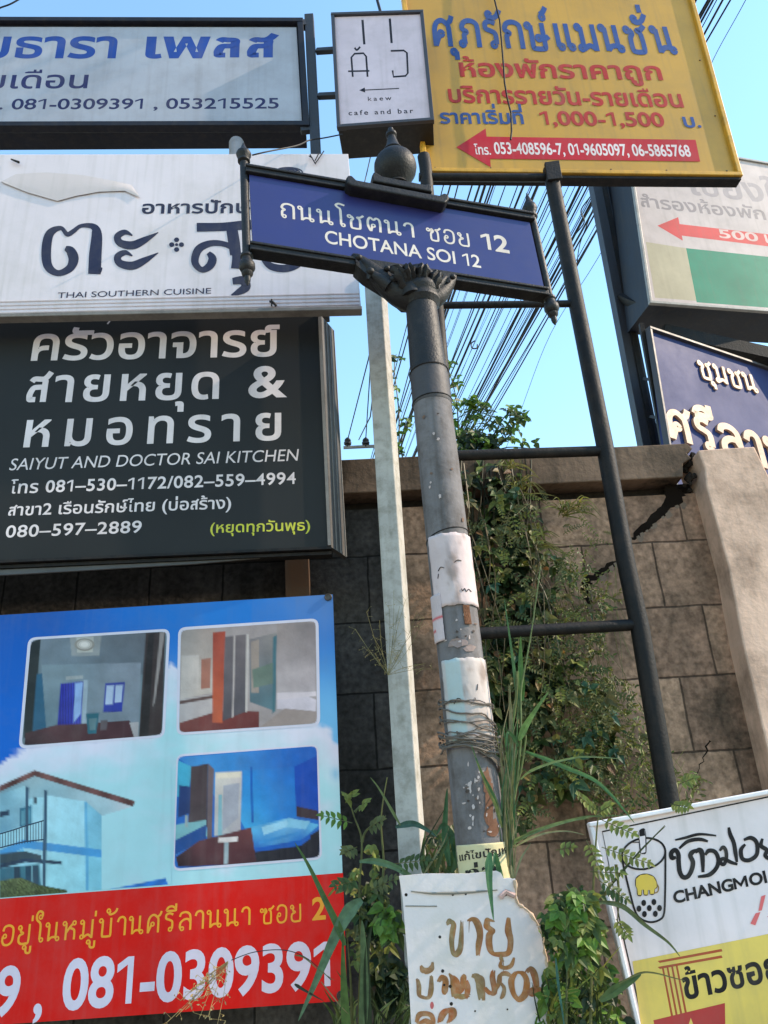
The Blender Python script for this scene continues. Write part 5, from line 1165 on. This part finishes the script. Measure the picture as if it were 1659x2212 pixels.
wire([(545, 335, 2.75), (580, 327, 2.78), (640, 315, 2.9), (668, 303, 3.0), (700, 298, 3.0), (740, 290, 3.0)], .004, 'thin wire between the street sign and the small cafe sign')
wire([(805, -40, 4), (815, 0, 4), (822, 26, 4), (830, 60, 4)], .012, 'dark cable coming down behind the top of the small cafe sign')
wire([(800, 340, 6), (786, 400, 6), (770, 460, 6)], .006, 'dark wire between the white sheet sign and the bulb finial')
wire([(1659, -90, 4.4), (1600, 20, 5), (1540, 130, 6), (1500, 230, 7)], .004, 'thin black wire crossing the sky at the top right')
wire([(1300, 392, 7), (1275, 425, 7), (1255, 455, 7.1), (1262, 480, 7.2), (1240, 510, 7.3), (1218, 545, 7.6)], .008, 'kinked loose cable among the overhead cables beside the black upright')
wire([(1290, 396, 7), (1284, 440, 7), (1270, 480, 7.1), (1252, 530, 7.3), (1246, 575, 7.5)], .006, 'short slack cable hanging between the black upright and the sign columns')
wire([(1026, 736, 11), (1018, 742, 11), (1020, 752, 11), (1030, 752, 11), (1031, 744, 11)], .012, 'small hooked cable clip in the middle of the overhead cables')
wire([(1420, 330, 7), (1290, 560, 9), (1190, 720, 11), (1120, 900, 13), (1060, 1050, 15)], .0045, 'thin grey wire crossing the clear sky left of the sign columns')
# far power pole between the green sign and the white post
s = thing('power_pole', at(772, 1300, 14), 'far power pole top with two dark insulators between the green sign and the white post', 'power pole')
q = MB(); q.bar(at(828, 940, 14), at(842, 1500, 14), .2, .2); q.build('pole', mat('far_concrete', rgb(120, 116, 112), rough=.9, dirt=.3), s)
q = MB(); q.bar(at(742, 967, 14), at(850, 962, 14), .05, .05); q.build('crossarm', mat('far_concrete'), s)
for x in (751, 790):
    q = MB(); A, B = at(x, 966, 14), at(x, 946, 14); q.lathe(A, B, [(0, .03), (.25, .03), (.3, .075), (.5, .08), (.55, .05), (.7, .07), (.85, .06), (.9, .03), (1, .03)], 12); q.build('insulator', m_cab, s, smooth=40)
for x, x2, y2 in ((751, 796, 775), (790, 806, 700), (775, 800, 900)):
    wire([(x, 950, 14), ((x + x2) / 2, (950 + y2) / 2, 12.4), (x2, y2, 11), (x2 + (x2 - x) * 1.2, y2 - 260, 8)], .011, {751: 'wire rising from the left insulator of the far power pole', 790: 'wire rising from the right insulator of the far power pole', 775: 'wire rising from the middle of the far crossarm'}[x], False)

# ------------------------------------------------------------------ plants
def leaf_mat():
    m = bpy.data.materials.new('green_leaf'); m.use_nodes = True; t = m.node_tree; N = t.nodes.new; L = t.links.new
    b = t.nodes['Principled BSDF']; b.inputs['Roughness'].default_value = .5; b.inputs['Specular IOR Level'].default_value = .35
    a = N('ShaderNodeAttribute'); a.attribute_name = 'ink'
    g_ = N('ShaderNodeNewGeometry'); n = N('ShaderNodeTexNoise'); n.inputs['Scale'].default_value = 55; n.inputs['Detail'].default_value = 3; L(g_.outputs['Position'], n.inputs['Vector'])
    mr = N('ShaderNodeMapRange'); mr.inputs[1].default_value = .3; mr.inputs[2].default_value = .7; mr.inputs[3].default_value = .75; mr.inputs[4].default_value = 1.25; L(n.outputs['Fac'], mr.inputs[0])
    hs = N('ShaderNodeHueSaturation'); L(mr.outputs[0], hs.inputs['Value']); L(a.outputs['Color'], hs.inputs['Color']); L(hs.outputs[0], b.inputs['Base Color'])
    tr = N('ShaderNodeBsdfTranslucent'); L(hs.outputs[0], tr.inputs['Color'])
    mx = N('ShaderNodeMixShader'); mx.inputs[0].default_value = .35
    L(b.outputs[0], mx.inputs[1]); L(tr.outputs[0], mx.inputs[2]); L(mx.outputs[0], t.nodes['Material Output'].inputs['Surface'])
    return m
LEAF = leaf_mat()
def gcol(base, var=.25):
    k = 1 + random.uniform(-var, var); w_ = random.uniform(-.12, .12)
    return (base[0] * k * (1 + w_), base[1] * k, base[2] * k * (1 - w_), 1)
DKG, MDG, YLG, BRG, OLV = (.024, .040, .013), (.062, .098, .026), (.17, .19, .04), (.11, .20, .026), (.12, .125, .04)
def leaf(q, base, d, nrm, ln, wd, col, droop=.25, seg=4):
    d = d.normalized(); sd_ = d.cross(nrm).normalized(); nn = sd_.cross(d)
    V = [base]; L_ = []
    rows = []
    for i in range(1, seg):
        t = i / seg; ww = wd * math.sin(math.pi * t ** .8) * .5; p = base + d * ln * t - nn * 0 + Vector((0, 0, -droop * ln * t * t))
        rows.append([p - sd_ * ww + nn * ww * .35, p, p + sd_ * ww + nn * ww * .35])
    tip = base + d * ln + Vector((0, 0, -droop * ln))
    V += [p for r_ in rows for p in r_] + [tip]; fs = [(0, 1, 2), (0, 2, 3)]
    for i in range(seg - 2):
        a = 1 + i * 3; fs += [(a, a + 3, a + 4, a + 1), (a + 1, a + 4, a + 5, a + 2)]
    a = 1 + (seg - 2) * 3; n = len(V) - 1; fs += [(a, n, a + 1), (a + 1, n, a + 2)]
    q.add(V, fs, col)
def rdir(spread=1.0):
    return Vector((random.uniform(-1, 1), random.uniform(-1, -.1), random.uniform(-1, .6) * spread)).normalized()
def trifol(q, p, sz, col):
    d = rdir(); n = (Vector((random.uniform(-.6, .6), -1, random.uniform(.2, 1)))).normalized(); sd_ = d.cross(n).normalized()
    for dd, k in ((d, 1.0), (d * .35 + sd_, .85), (d * .35 - sd_, .85)):
        leaf(q, p, dd + Vector((random.uniform(-.2, .2), 0, random.uniform(-.2, .2))), n, sz * k * random.uniform(.8, 1.15), sz * random.uniform(.5, .8) * k, gcol(col, .22), random.uniform(.05, .5))
def scatter(P_, n):
    xs, ys = [p[0] for p in P_], [p[1] for p in P_]; out = []
    while len(out) < n:
        x, y = random.uniform(min(xs), max(xs)), random.uniform(min(ys), max(ys))
        if inpoly(x, y, P_): out.append((x, y))
    return out
def stem(q, pts, r0, r1, col=(.05, .05, .02, 1), n=6):
    P_ = [at(*p) for p in crom(pts, 5)]; k = len(P_); q.tube(P_, [r0 + (r1 - r0) * i / (k - 1) for i in range(k)], n, col)
def blade(q, pts, wd, col, twist=0.0, keel=.25):
    """grass blade through picture points with depths; widest third along, tapering to the tip"""
    P_ = [at(*p) for p in crom(pts, 7)]; n = len(P_); V = []
    for i, p in enumerate(P_):
        t = i / (n - 1); tg = (P_[min(i + 1, n - 1)] - P_[max(i - 1, 0)]).normalized()
        vw = (p - EYE).normalized(); sd_ = tg.cross(vw).normalized(); bk = sd_.cross(tg)
        a = twist * (t - .3); s2 = sd_ * math.cos(a) + bk * math.sin(a)
        ww = wd * .5 * min(1, .35 + t * 3) * (1 - max(0, t - .25) / .75) ** .75 + .0004
        V += [p - s2 * ww, p + s2.cross(tg) * ww * keel, p + s2 * ww]
    fs = []
    for i in range(n - 1): a = i * 3; fs += [(a, a + 3, a + 4, a + 1), (a + 1, a + 4, a + 5, a + 2)]
    q.add(V, fs, [tuple(v * random.uniform(.97, 1.03) for v in col[:3]) + (1,) for _ in V])
def pinnate(q, a, b, col, n=7, ln=None, wd=.4, sag=0.0):
    A, B = at(*a), at(*b); ax = B - A; L_ = ax.length; ln = ln or L_ * .34
    vw = ((A + B) / 2 - EYE).normalized(); nn = (-vw + Vector((0, 0, .6))).normalized(); sd_ = ax.cross(nn).normalized()
    pp = [A + ax * t - Vector((0, 0, sag * t * t)) for t in [i / n for i in range(n + 1)]]
    q.tube(pp, .0012, 5, gcol(OLV, .1))
    for i in range(1, n + 1):
        k = .7 + .4 * math.sin(math.pi * i / n)
        for s_ in (-1, 1):
            leaf(q, pp[i], (ax.normalized() * .45 + sd_ * s_ + Vector((0, 0, random.uniform(-.3, .1)))), nn + Vector((random.uniform(-.3, .3),) * 3) * .6, ln * k, ln * wd * k, gcol(col, .2), .1)
    leaf(q, pp[-1], ax, nn, ln * .9, ln * wd, gcol(col, .2), .15)

# creeper over the wall to the right of the pole
s = thing('climbing_vine', at(1110, 1000, 3.42), 'leafy green creeper hanging down the block wall right of the street sign pole', 'vine')
V1 = [(985, 1010), (1060, 1000), (1120, 1010), (1160, 1090), (1175, 1180), (1230, 1240), (1210, 1330), (1250, 1420), (1330, 1480), (1320, 1560), (1350, 1640), (1300, 1700), (1180, 1720), (1120, 1800), (1075, 1700), (1050, 1500), (1035, 1350), (1010, 1200), (990, 1100)]
st = MB()
for i in range(26):
    x0 = random.uniform(985, 1150); P_ = [(x0, 1000 + random.uniform(-10, 20), 3.42)]
    for k in range(6): x0 += random.uniform(-18, 42); P_.append((x0, 1000 + (k + 1) * random.uniform(85, 118), random.uniform(3.36, 3.44)))
    stem(st, P_, .004, .0018, gcol((.05, .045, .02)), 5)
st.build('stems', LEAF, s)
q = MB()
for x, y in scatter(V1, 300): trifol(q, at(x, y, random.uniform(3.32, 3.43)), random.uniform(.03, .075), random.choice([DKG, MDG, MDG, OLV, OLV]))
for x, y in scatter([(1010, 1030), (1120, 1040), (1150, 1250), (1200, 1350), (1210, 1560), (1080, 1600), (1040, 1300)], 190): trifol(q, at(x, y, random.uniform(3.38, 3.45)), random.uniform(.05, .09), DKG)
for x, y in scatter(V1, 130): trifol(q, at(x, y, random.uniform(3.26, 3.36)), random.uniform(.025, .065), random.choice([MDG, (.04, .095, .05), OLV, OLV, YLG, (.12, .11, .04)]))
for x, y in scatter(V1, 26): leaf(q, at(x, y, 3.3), rdir(), Vector((0, -1, .4)), random.uniform(.03, .06), .03, gcol(random.choice([(.16, .08, .03), (.2, .13, .04)])), .3)
fr = MB()
for i in range(12):
    x0 = random.uniform(1000, 1160); y0 = random.uniform(1000, 1250); P_ = [(x0, y0, 3.3)]
    for k in range(4): x0 += random.uniform(-20, 40); P_.append((x0, y0 + (k + 1) * random.uniform(60, 110), random.uniform(3.24, 3.3)))
    stem(fr, P_, .0035, .0012, gcol((.14, .11, .06)), 5)
fr.build('runners', LEAF, s)
V2 = [(1090, 1000), (1150, 1010), (1200, 1090), (1300, 1120), (1320, 1260), (1290, 1400), (1340, 1480), (1400, 1650), (1300, 1740), (1180, 1700), (1150, 1450), (1130, 1200)]
for x, y in scatter(V2, 110):
    a = random.uniform(-.9, 2.4); l = random.uniform(20, 60); pinnate(q, (x, y, 3.34), (x + l * math.cos(a), y + l * .8 * math.sin(a), random.uniform(3.26, 3.33)), random.choice([OLV, YLG, (.15, .15, .06)]), n=random.choice([5, 6, 8]), ln=random.uniform(.010, .020), wd=.35, sag=.03)
for x, y in scatter(V1, 130):
    a = random.uniform(-.6, 2.6); l = random.uniform(18, 44); pinnate(q, (x, y, 3.3), (x + l * math.cos(a), y + l * .8 * math.sin(a), random.uniform(3.22, 3.28)), random.choice([OLV, YLG, (.10, .11, .035), (.07, .10, .03)]), n=random.choice([4, 5, 6]), ln=random.uniform(.014, .024), wd=.45, sag=.02)
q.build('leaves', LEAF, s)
s = thing('fine_creeper', at(1300, 1760, 3.4), 'fine leaved olive creeper on the brown blocks beside the black pipe upright', 'vine')
q = MB()
for x, y in scatter([(1190, 1200), (1260, 1190), (1330, 1300), (1290, 1420), (1370, 1480), (1400, 1580), (1440, 1640), (1520, 1680), (1480, 1740), (1280, 1770), (1220, 1640), (1180, 1400)], 480):
    p = at(x, y, random.uniform(3.33, 3.42)); d = rdir(); cl = random.choice([OLV, OLV, YLG, MDG])
    for k in range(6): leaf(q, p + d * .013 * k, (d + Vector((random.uniform(-1, 1), 0, random.uniform(-1, 1)))), Vector((0, -1, .3)), random.uniform(.015, .03), .009, gcol(cl), .2, 3)
q.build('leaves', LEAF, s)
st = MB()
for i in range(26):
    x, y = random.uniform(1180, 1330), random.uniform(1180, 1500); stem(st, [(x, y, 3.4), (x + random.uniform(0, 40), y + 90, 3.38), (x + random.uniform(20, 90), y + 190, 3.36)], .0016, .0008, gcol(OLV), 4)
for i in range(20):
    x, y = random.uniform(1330, 1480), random.uniform(1640, 1740); stem(st, [(x, y + 60, 3.2), (x + random.uniform(-20, 20), y + 20, 3.2), (x + random.uniform(-50, 50), y - 30, 3.2)], .0014, .0007, gcol(YLG), 4)
st.build('stems', LEAF, s)
# wispy grass tufts under the beam
s = thing('wall_grass', at(1210, 1090, 3.4), 'pale wispy grass tufts growing from the wall under the beam', 'grass tuft')
q = MB()
for cx, cy, n, ln in ((1220, 1110, 22, 70), (1120, 1060, 26, 70), (1150, 1170, 26, 80), (1240, 1100, 14, 60), (1100, 1010, 18, 60)):
    for i in range(n):
        a = random.uniform(-2.8, .6); l = ln * random.uniform(.5, 1.1); x1, y1 = cx + l * .6 * math.cos(a), cy + l * .5 * math.sin(a); x2, y2 = x1 + l * .5 * math.cos(a), y1 + l * random.uniform(.0, .5)
        blade(q, [(cx + random.uniform(-15, 15), cy + random.uniform(-10, 10), 3.4), (x1, y1, 3.32), (x2, y2, 3.3)], random.uniform(.003, .007), gcol(random.choice([OLV, YLG, (.16, .15, .05)])))
q.build('blades', LEAF, s)
# bright shrub looking over the wall
s = thing('wall_top_shrub', at(1030, 1010, 3.8), 'backlit bright green shrub showing over the wall top right of the pole', 'shrub')
st = MB(); q = MB()
for pts in ([(985, 1030, 3.8), (990, 940, 3.8), (985, 860, 3.8), (968, 795, 3.8)], [(1000, 1030, 3.8), (1020, 930, 3.8), (1040, 875, 3.8)], [(1010, 1030, 3.8), (1060, 950, 3.8), (1090, 900, 3.8), (1110, 890, 3.8)], [(1000, 1030, 3.75), (1050, 990, 3.75), (1110, 930, 3.75), (1120, 905, 3.75)], [(1000, 1030, 3.8), (1080, 970, 3.8), (1155, 970, 3.8)]):
    stem(st, pts, .006, .002, gcol((.06, .06, .03)), 5)
    cp = crom(pts, 4)
    for p in cp[3:]:
        for k in range(3): trifol(q, at(p[0] + random.uniform(-16, 16), p[1] + random.uniform(-16, 16), p[2] + random.uniform(-.06, .06)), random.uniform(.035, .065), random.choice([BRG, MDG, MDG]))
for x, y in scatter([(985, 935), (1040, 925), (1075, 950), (1060, 985), (985, 990)], 90): trifol(q, at(x, y, random.uniform(3.7, 3.9)), random.uniform(.035, .06), random.choice([BRG, MDG, DKG]))
for x, y, n in ((966, 792, 5), (1012, 868, 7), (1030, 875, 6)): 
    for k in range(n): trifol(q, at(x + random.uniform(-12, 12), y + random.uniform(-8, 8), 3.78), .045, BRG)
for i in range(10): pinnate(q, (1000 + i * 6, 872, 3.78), (1008 + i * 9, 930 + random.uniform(-20, 10), 3.75), MDG, n=4, ln=.035, wd=.25)
for x, y in ((1095, 915), (1118, 902), (1080, 920), (1075, 935), (1105, 930)): leaf(q, at(x, y, 3.75), rdir(), Vector((0, -1, .4)), .06, .028, gcol(random.choice([MDG, (.14, .12, .06)])), .1)
st.build('stems', LEAF, s); q.build('leaves', LEAF, s)
s = thing('shrub_sprig', at(858, 1010, 3.8), 'small green sprigs between the white post and the street sign pole', 'shrub')
st = MB(); q = MB()
for pts in ([(860, 1020, 3.8), (862, 900, 3.8), (852, 800, 3.8), (856, 765, 3.8)], [(872, 1020, 3.8), (868, 950, 3.8), (880, 900, 3.8)]):
    stem(st, pts, .005, .002, gcol((.06, .06, .03)), 5)
    for p in crom(pts, 5)[2:]: trifol(q, at(p[0] + random.uniform(-14, 12), p[1] + random.uniform(-14, 14), 3.78), random.uniform(.03, .05), random.choice([BRG, MDG]))
st.build('stems', LEAF, s); q.build('leaves', LEAF, s)

# tall grass standing right of the pole
Z3 = lambda x, y, Y: (982.5 + x * .2538, 1450.4 + y * .2538, Y)      # picture detail: grass by the pole
s = thing('tall_grass', Vector((at(1095, 1900, 2.35).x, 2.35, 0)), 'tall green grass with long blades and stalks right of the street sign pole', 'grass')
q = MB(); st = MB(); G1, G2, G3 = (.13, .17, .06), (.06, .14, .05), (.2, .2, .1)
for pts, r0, r1, cl in (([(450, 2050), (450, 1500), (450, 1000), (460, 650), (520, 250), (530, 0)], .007, .004, G1), ([(470, 2050), (480, 1300), (530, 900), (560, 550), (560, 200), (590, 0), (650, -330), (730, -900)], .006, .0016, G1), ([(440, 1900), (430, 1300), (440, 900), (450, 650)], .008, .006, G1),
                        ([(490, 1500), (500, 1100), (560, 850), (600, 600), (600, 540)], .004, .003, G1), ([(465, 650), (500, 400), (530, 200)], .003, .002, G3), ([(480, 2050), (470, 1700), (490, 1300)], .007, .005, G3)):
    stem(st, [Z3(x, y, 2.36) for x, y in pts], r0, r1, gcol(cl, .08), 7)
BL_ = [([(545, 590, 2.35), (600, 470, 2.33), (680, 340, 2.3), (800, 170, 2.28)], .020, (.10, .20, .07)), ([(545, 300, 2.36), (520, 100, 2.36), (480, -200, 2.36), (420, -620, 2.36)], .012, G2),
       ([(575, 250, 2.36), (560, -50, 2.38), (560, -300, 2.38)], .02, (.08, .16, .03)), ([(600, 680, 2.36), (760, 740, 2.3), (950, 820, 2.25), (1180, 920, 2.2), (1340, 1060, 2.15), (1440, 1180, 2.12), (1530, 1290, 2.1)], .012, G2),
       ([(560, 920, 2.36), (640, 850, 2.3), (820, 780, 2.25), (1060, 730, 2.2), (1250, 730, 2.2), (1420, 745, 2.2)], .007, G1), ([(480, 1480, 2.36), (620, 1390, 2.3), (830, 1310, 2.25), (1060, 1250, 2.2), (1200, 1230, 2.2), (1500, 1225, 2.2)], .010, G1),
       ([(500, 1500, 2.36), (640, 1420, 2.3), (800, 1370, 2.25), (960, 1360, 2.22), (1100, 1390, 2.2)], .006, G3), ([(480, 1450, 2.36), (600, 1400, 2.3), (900, 1290, 2.25), (1150, 1250, 2.2)], .008, G1),
       ([(370, 1180, 2.3), (300, 1000, 2.29), (220, 850, 2.28), (140, 620, 2.27)], .010, G2), ([(400, 1330, 2.3), (350, 1150, 2.29), (270, 980, 2.28), (180, 760, 2.27)], .009, G1), ([(400, 1230, 2.31), (330, 1050, 2.3), (290, 980, 2.3), (160, 690, 2.27)], .008, G3),
       ([(300, 1540, 2.25), (290, 1650, 2.24), (295, 1800, 2.23), (310, 1950, 2.22), (330, 2120, 2.21)], .020, (.06, .15, .06)), ([(450, 2000, 2.3), (360, 1620, 2.28), (340, 1560, 2.27), (330, 1680, 2.26)], .014, G2),
       ([(510, 1760, 2.3), (560, 1600, 2.3), (620, 1500, 2.3), (645, 1460, 2.3)], .005, G3), ([(480, 1650, 2.33), (500, 1760, 2.3), (480, 1700, 2.3)], .008, G3), ([(540, 640, 2.35), (500, 560, 2.34), (450, 520, 2.33), (440, 640, 2.33)], .012, G2)]
for pts, wd, cl in BL_: blade(q, [Z3(*p) for p in pts], wd, gcol(cl, .08), twist=random.uniform(-.5, .5))
for i in range(46):
    x = random.uniform(410, 510); y = random.uniform(800, 2000); blade(q, [Z3(x, y, 2.36), Z3(x + random.uniform(-25, 25), y - 350, 2.35), Z3(x + random.uniform(-60, 80), y - 700, 2.34)], random.uniform(.0025, .007), gcol(random.choice([G1, G2, G3, G3, (.26, .22, .11)])), twist=1)
st.build('stalks', LEAF, s); q.build('blades', LEAF, s)

# low plants and grass on the right
Z8 = lambda x, y, Y: (1144.5 + x * .3102, 1557 + y * .3102, Y)
s = thing('weed_plant', Vector((at(1300, 2212, 2.3).x, 2.3, 0)), 'leafy weed with compound leaves beside the bubble tea sign', 'plant')
q = MB(); st = MB()
for pts in ([(420, 2300), (430, 1700), (440, 1200), (460, 850), (480, 660), (520, 600)], [(430, 1700), (330, 1300), (250, 1150)], [(500, 1250), (560, 1150), (720, 960), (940, 730)], [(250, 2300), (260, 1800), (280, 1350)], [(600, 1000), (620, 1200), (610, 1400)]): stem(st, [Z8(x, y, 2.22) for x, y in pts], .0045, .0012, gcol(OLV, .1), 6)
for a, b, n, cl in (((500, 690), (715, 785), 6, YLG), ((500, 880), (820, 990), 8, YLG), ((395, 835), (480, 1010), 5, YLG), ((420, 1050), (630, 1060), 6, YLG), ((480, 1110), (665, 1240), 6, MDG), ((600, 1380), (680, 1490), 5, YLG), ((240, 1180), (160, 1400), 6, MDG), ((480, 640), (340, 520), 6, YLG),
                    ((480, 640), (560, 590), 4, YLG), ((270, 1180), (330, 1300), 5, BRG), ((250, 1350), (200, 1450), 5, YLG), ((420, 1420), (500, 1500), 4, YLG), ((430, 1300), (380, 1450), 5, YLG), ((370, 1230), (560, 1210), 3, MDG), ((980, 580), (1100, 600), 6, YLG), ((1040, 440), (1140, 400), 5, YLG), ((330, 1600), (300, 1720), 5, YLG), ((180, 900), (290, 880), 3, YLG)):
    pinnate(q, Z8(*a, 2.18), Z8(*b, random.uniform(2.1, 2.2)), cl, n=n, ln=.022, wd=.5)
for x, y in scatter([(60, 1250), (400, 1150), (480, 1500), (640, 2000), (700, 2300), (60, 2300), (100, 1700)], 260): trifol(q, at(*Z8(x, y, random.uniform(2.22, 2.5))), random.uniform(.016, .045), random.choice([DKG, MDG, YLG, BRG, (.06, .12, .02)]))
for x, y in scatter([(150, 1250), (420, 1150), (480, 1500), (350, 1700), (150, 1500)], 110): trifol(q, at(*Z8(x, y, random.uniform(2.15, 2.25))), random.uniform(.025, .04), random.choice([MDG, YLG, BRG]))
for i in range(60):
    x, y = random.uniform(80, 560), random.uniform(1750, 2350); blade(q, [Z8(x, y + 250, 2.3), Z8(x + random.uniform(-60, 60), y, 2.25), Z8(x + random.uniform(-160, 200), y - random.uniform(50, 250), 2.2)], random.uniform(.003, .01), gcol(random.choice([MDG, YLG, DKG])))
for pts, wd, cl in (([(460, 1260), (640, 1290), (800, 1420), (960, 1540), (1045, 1640)], .012, (.09, .12, .05)), ([(490, 1950), (620, 1860), (720, 1800), (775, 1765)], .022, MDG), ([(620, 1830), (760, 1760), (860, 1755), (1000, 1790), (1080, 1810)], .004, OLV), ([(180, 1650), (200, 1850), (230, 2050), (250, 2200)], .006, (.05, .14, .1)), ([(575, 1140), (680, 1010), (800, 870), (945, 735)], .004, DKG)):
    blade(q, [Z8(x, y, 2.16) for x, y in pts], wd, gcol(cl, .08))
st.build('stems', LEAF, s); q.build('leaves', LEAF, s)

# weeds between banner and board
Z4 = lambda x, y, Y: (636.3 + x * .2597, 1637.5 + y * .2597, Y)
s = thing('roadside_weed', Vector((at(790, 2212, 2.5).x, 2.5, 0)), 'green weed with long blades between the vinyl banner and the painted board', 'plant')
q = MB(); st = MB()
for pts in ([(560, 2400), (560, 1600), (540, 1100), (560, 700), (500, 500), (460, 380)], [(480, 2400), (470, 1900), (440, 1500)], [(545, 2400), (540, 1900), (590, 1450)], [(700, 1300), (740, 900), (720, 500), (770, 160)], [(560, 700), (600, 600), (760, 480)], [(500, 450), (540, 400)]): stem(st, [Z4(x, y, 2.5) for x, y in pts], .005, .0016, gcol(OLV, .1), 6)
for a, b, n, cl in (((480, 540), (240, 480), 5, BRG), ((830, 880), (1090, 850), 6, MDG), ((520, 740), (420, 780), 4, OLV), ((490, 1030), (340, 1055), 4, MDG), ((620, 1100), (830, 1010), 5, OLV), ((540, 400), (600, 370), 3, YLG), ((470, 360), (420, 320), 3, YLG), ((470, 340), (480, 290), 3, YLG), ((600, 590), (720, 520), 4, OLV)):
    pinnate(q, Z4(*a, 2.46), Z4(*b, 2.42), cl, n=n, ln=.028, wd=.45)
for x, y in scatter([(690, 1230), (880, 1250), (900, 1400), (820, 1480), (690, 1400)], 15): trifol(q, at(*Z4(x, y, random.uniform(2.38, 2.5))), random.uniform(.03, .05), random.choice([BRG, BRG, MDG]))
for x, y in scatter([(560, 1150), (720, 1200), (700, 1480), (600, 1420)], 30): trifol(q, at(*Z4(x, y, 2.55)), .055, random.choice([DKG, MDG]))
for x, y in scatter([(640, 1700), (900, 1750), (900, 2000), (620, 2000)], 40): trifol(q, at(*Z4(x, y, 2.9)), .06, DKG)
for x, y in scatter([(430, 1000), (640, 700), (820, 1050), (880, 1500), (760, 1700), (470, 1700)], 90): trifol(q, at(*Z4(x, y, random.uniform(2.45, 2.7))), random.uniform(.018, .04), random.choice([MDG, OLV, YLG, DKG]))
for x, y in scatter([(1100, 700), (1400, 500), (1400, 960), (1100, 960)], 40): trifol(q, at(*Z4(x, y, random.uniform(2.6, 2.8))), random.uniform(.02, .045), random.choice([MDG, OLV, DKG]))
for pts, wd, cl in (([(560, 1180), (450, 1280), (330, 1500), (180, 1850), (30, 2190)], .038, (.11, .18, .09)), ([(420, 1560), (360, 1400), (240, 1150), (120, 900), (0, 700)], .02, (.06, .12, .03)), ([(540, 860), (680, 860), (860, 920), (1060, 1060), (1190, 1210), (1270, 1370)], .018, (.10, .19, .10)),
                    ([(840, 575), (980, 545), (1090, 590), (1190, 660)], .018, (.04, .10, .08)), ([(1290, 900), (1250, 650), (1260, 400), (1270, 250)], .02, (.05, .13, .05)), ([(1380, 940), (1330, 700), (1240, 560), (1180, 640)], .025, (.05, .12, .05)), ([(1080, 960), (1160, 830), (1240, 700), (1290, 560)], .006, G3), ([(1040, 850), (1090, 700), (1250, 420)], .006, DKG),
                    ([(880, 560), (800, 420), (700, 250), (630, 160)], .008, G1), ([(440, 2400), (410, 1900), (400, 1500)], .024, (.08, .14, .03)), ([(560, 2400), (580, 1900), (570, 1500), (560, 1350)], .026, (.10, .15, .06)), ([(620, 2400), (600, 1700), (640, 1400)], .02, DKG), ([(1300, 950), (1330, 800), (1350, 600)], .03, (.07, .12, .03)), ([(1180, 950), (1220, 800), (1300, 640)], .012, MDG),
                    ([(280, 1150), (330, 1090), (370, 1060)], .006, YLG), ([(0, 1640), (80, 1660), (200, 1760), (330, 1850)], .003, OLV), ([(0, 1880), (80, 1930), (240, 2020)], .008, (.03, .035, .02)), ([(220, 1860), (300, 1960), (380, 2060), (450, 2130)], .003, (.2, .16, .08))):
    blade(q, [Z4(x, y, 2.44) for x, y in pts], wd, gcol(cl, .06), twist=random.uniform(-.4, .4))
for i in range(46):
    x = random.uniform(300, 960); y = random.uniform(2000, 2350); blade(q, [Z4(x, y + 250, 2.6), Z4(x + random.uniform(-60, 60), y, 2.6), Z4(x + random.uniform(-220, 220), y - random.uniform(50, 320), 2.58)], random.uniform(.004, .014), gcol(random.choice([MDG, DKG, G1])))
for i in range(14):
    x = random.uniform(1080, 1400); y = 1000; blade(q, [Z4(x, y, 2.6), Z4(x + random.uniform(-40, 40), y - 150, 2.6), Z4(x + random.uniform(-90, 90), y - random.uniform(200, 420), 2.58)], random.uniform(.006, .016), gcol(random.choice([MDG, G1, (.12, .13, .03)])))
st.build('stems', LEAF, s); q.build('blades', LEAF, s)
# airy seed heads
def panicle(name, label, root, tips, Y, col, r_=.0008, nb=7, sd=.005):
    s = thing(name, at(root[0], root[1], Y), label, 'grass'); q = MB(); h = MB()
    for tx, ty in tips:
        mx_, my_ = (root[0] + tx) / 2 + random.uniform(-8, 8), (root[1] + ty) / 2 + random.uniform(-6, 6)
        pts = crom([(root[0], root[1], Y), (mx_, my_, Y), (tx, ty, Y - .03)], 5); q.tube([at(*p) for p in pts], r_, 4, gcol(col, .2))
        for k in range(nb):
            p = pts[random.randrange(3, len(pts))]; e = (p[0] + random.uniform(-16, 16), p[1] + random.uniform(-14, 14), p[2] + random.uniform(-.03, .03))
            q.tube([at(*p), at(*e)], r_ * .6, 4, gcol(col, .2)); leaf(h, at(*e), rdir(), Vector((0, -1, .3)), sd * random.uniform(.8, 1.6), sd * .5, gcol(col, .3), .1, 3)
    q.build('stalks', LEAF, s); h.build('seeds', LEAF, s)
rt = z(6, (440, 1080))[0]
panicle('seed_head', 'airy dry grass seed head in front of the slim white post', rt, z(6, (290, 640), (210, 760), (260, 880), (350, 930), (380, 700), (480, 490), (520, 600), (560, 560), (500, 780), (540, 900), (640, 640), (690, 680), (700, 1000), (760, 1040), (600, 800), (330, 800), (450, 620)), 2.8, (.19, .17, .07), nb=9)
panicle('seed_head', 'golden drooping grass seed head in front of the white banner number', z(5, (985, 1720))[0], z(5, (720, 1985), (760, 1960), (800, 1930), (780, 1890), (830, 1850), (860, 1970), (900, 1960), (940, 1990), (880, 1880), (850, 1830), (930, 1790)), 2.6, (.4, .3, .13), r_=.001, nb=10, sd=.008)
wire([(*z(5, (1000, 1715))[0], 2.6), (*z(5, (1100, 1680))[0], 2.55), (*z(5, (1230, 1672))[0], 2.5), (*z(5, (1330, 1710))[0], 2.48), (*z(5, (1430, 1800))[0], 2.45)], .0012, 'thin arched dry stalk in front of the banner number')
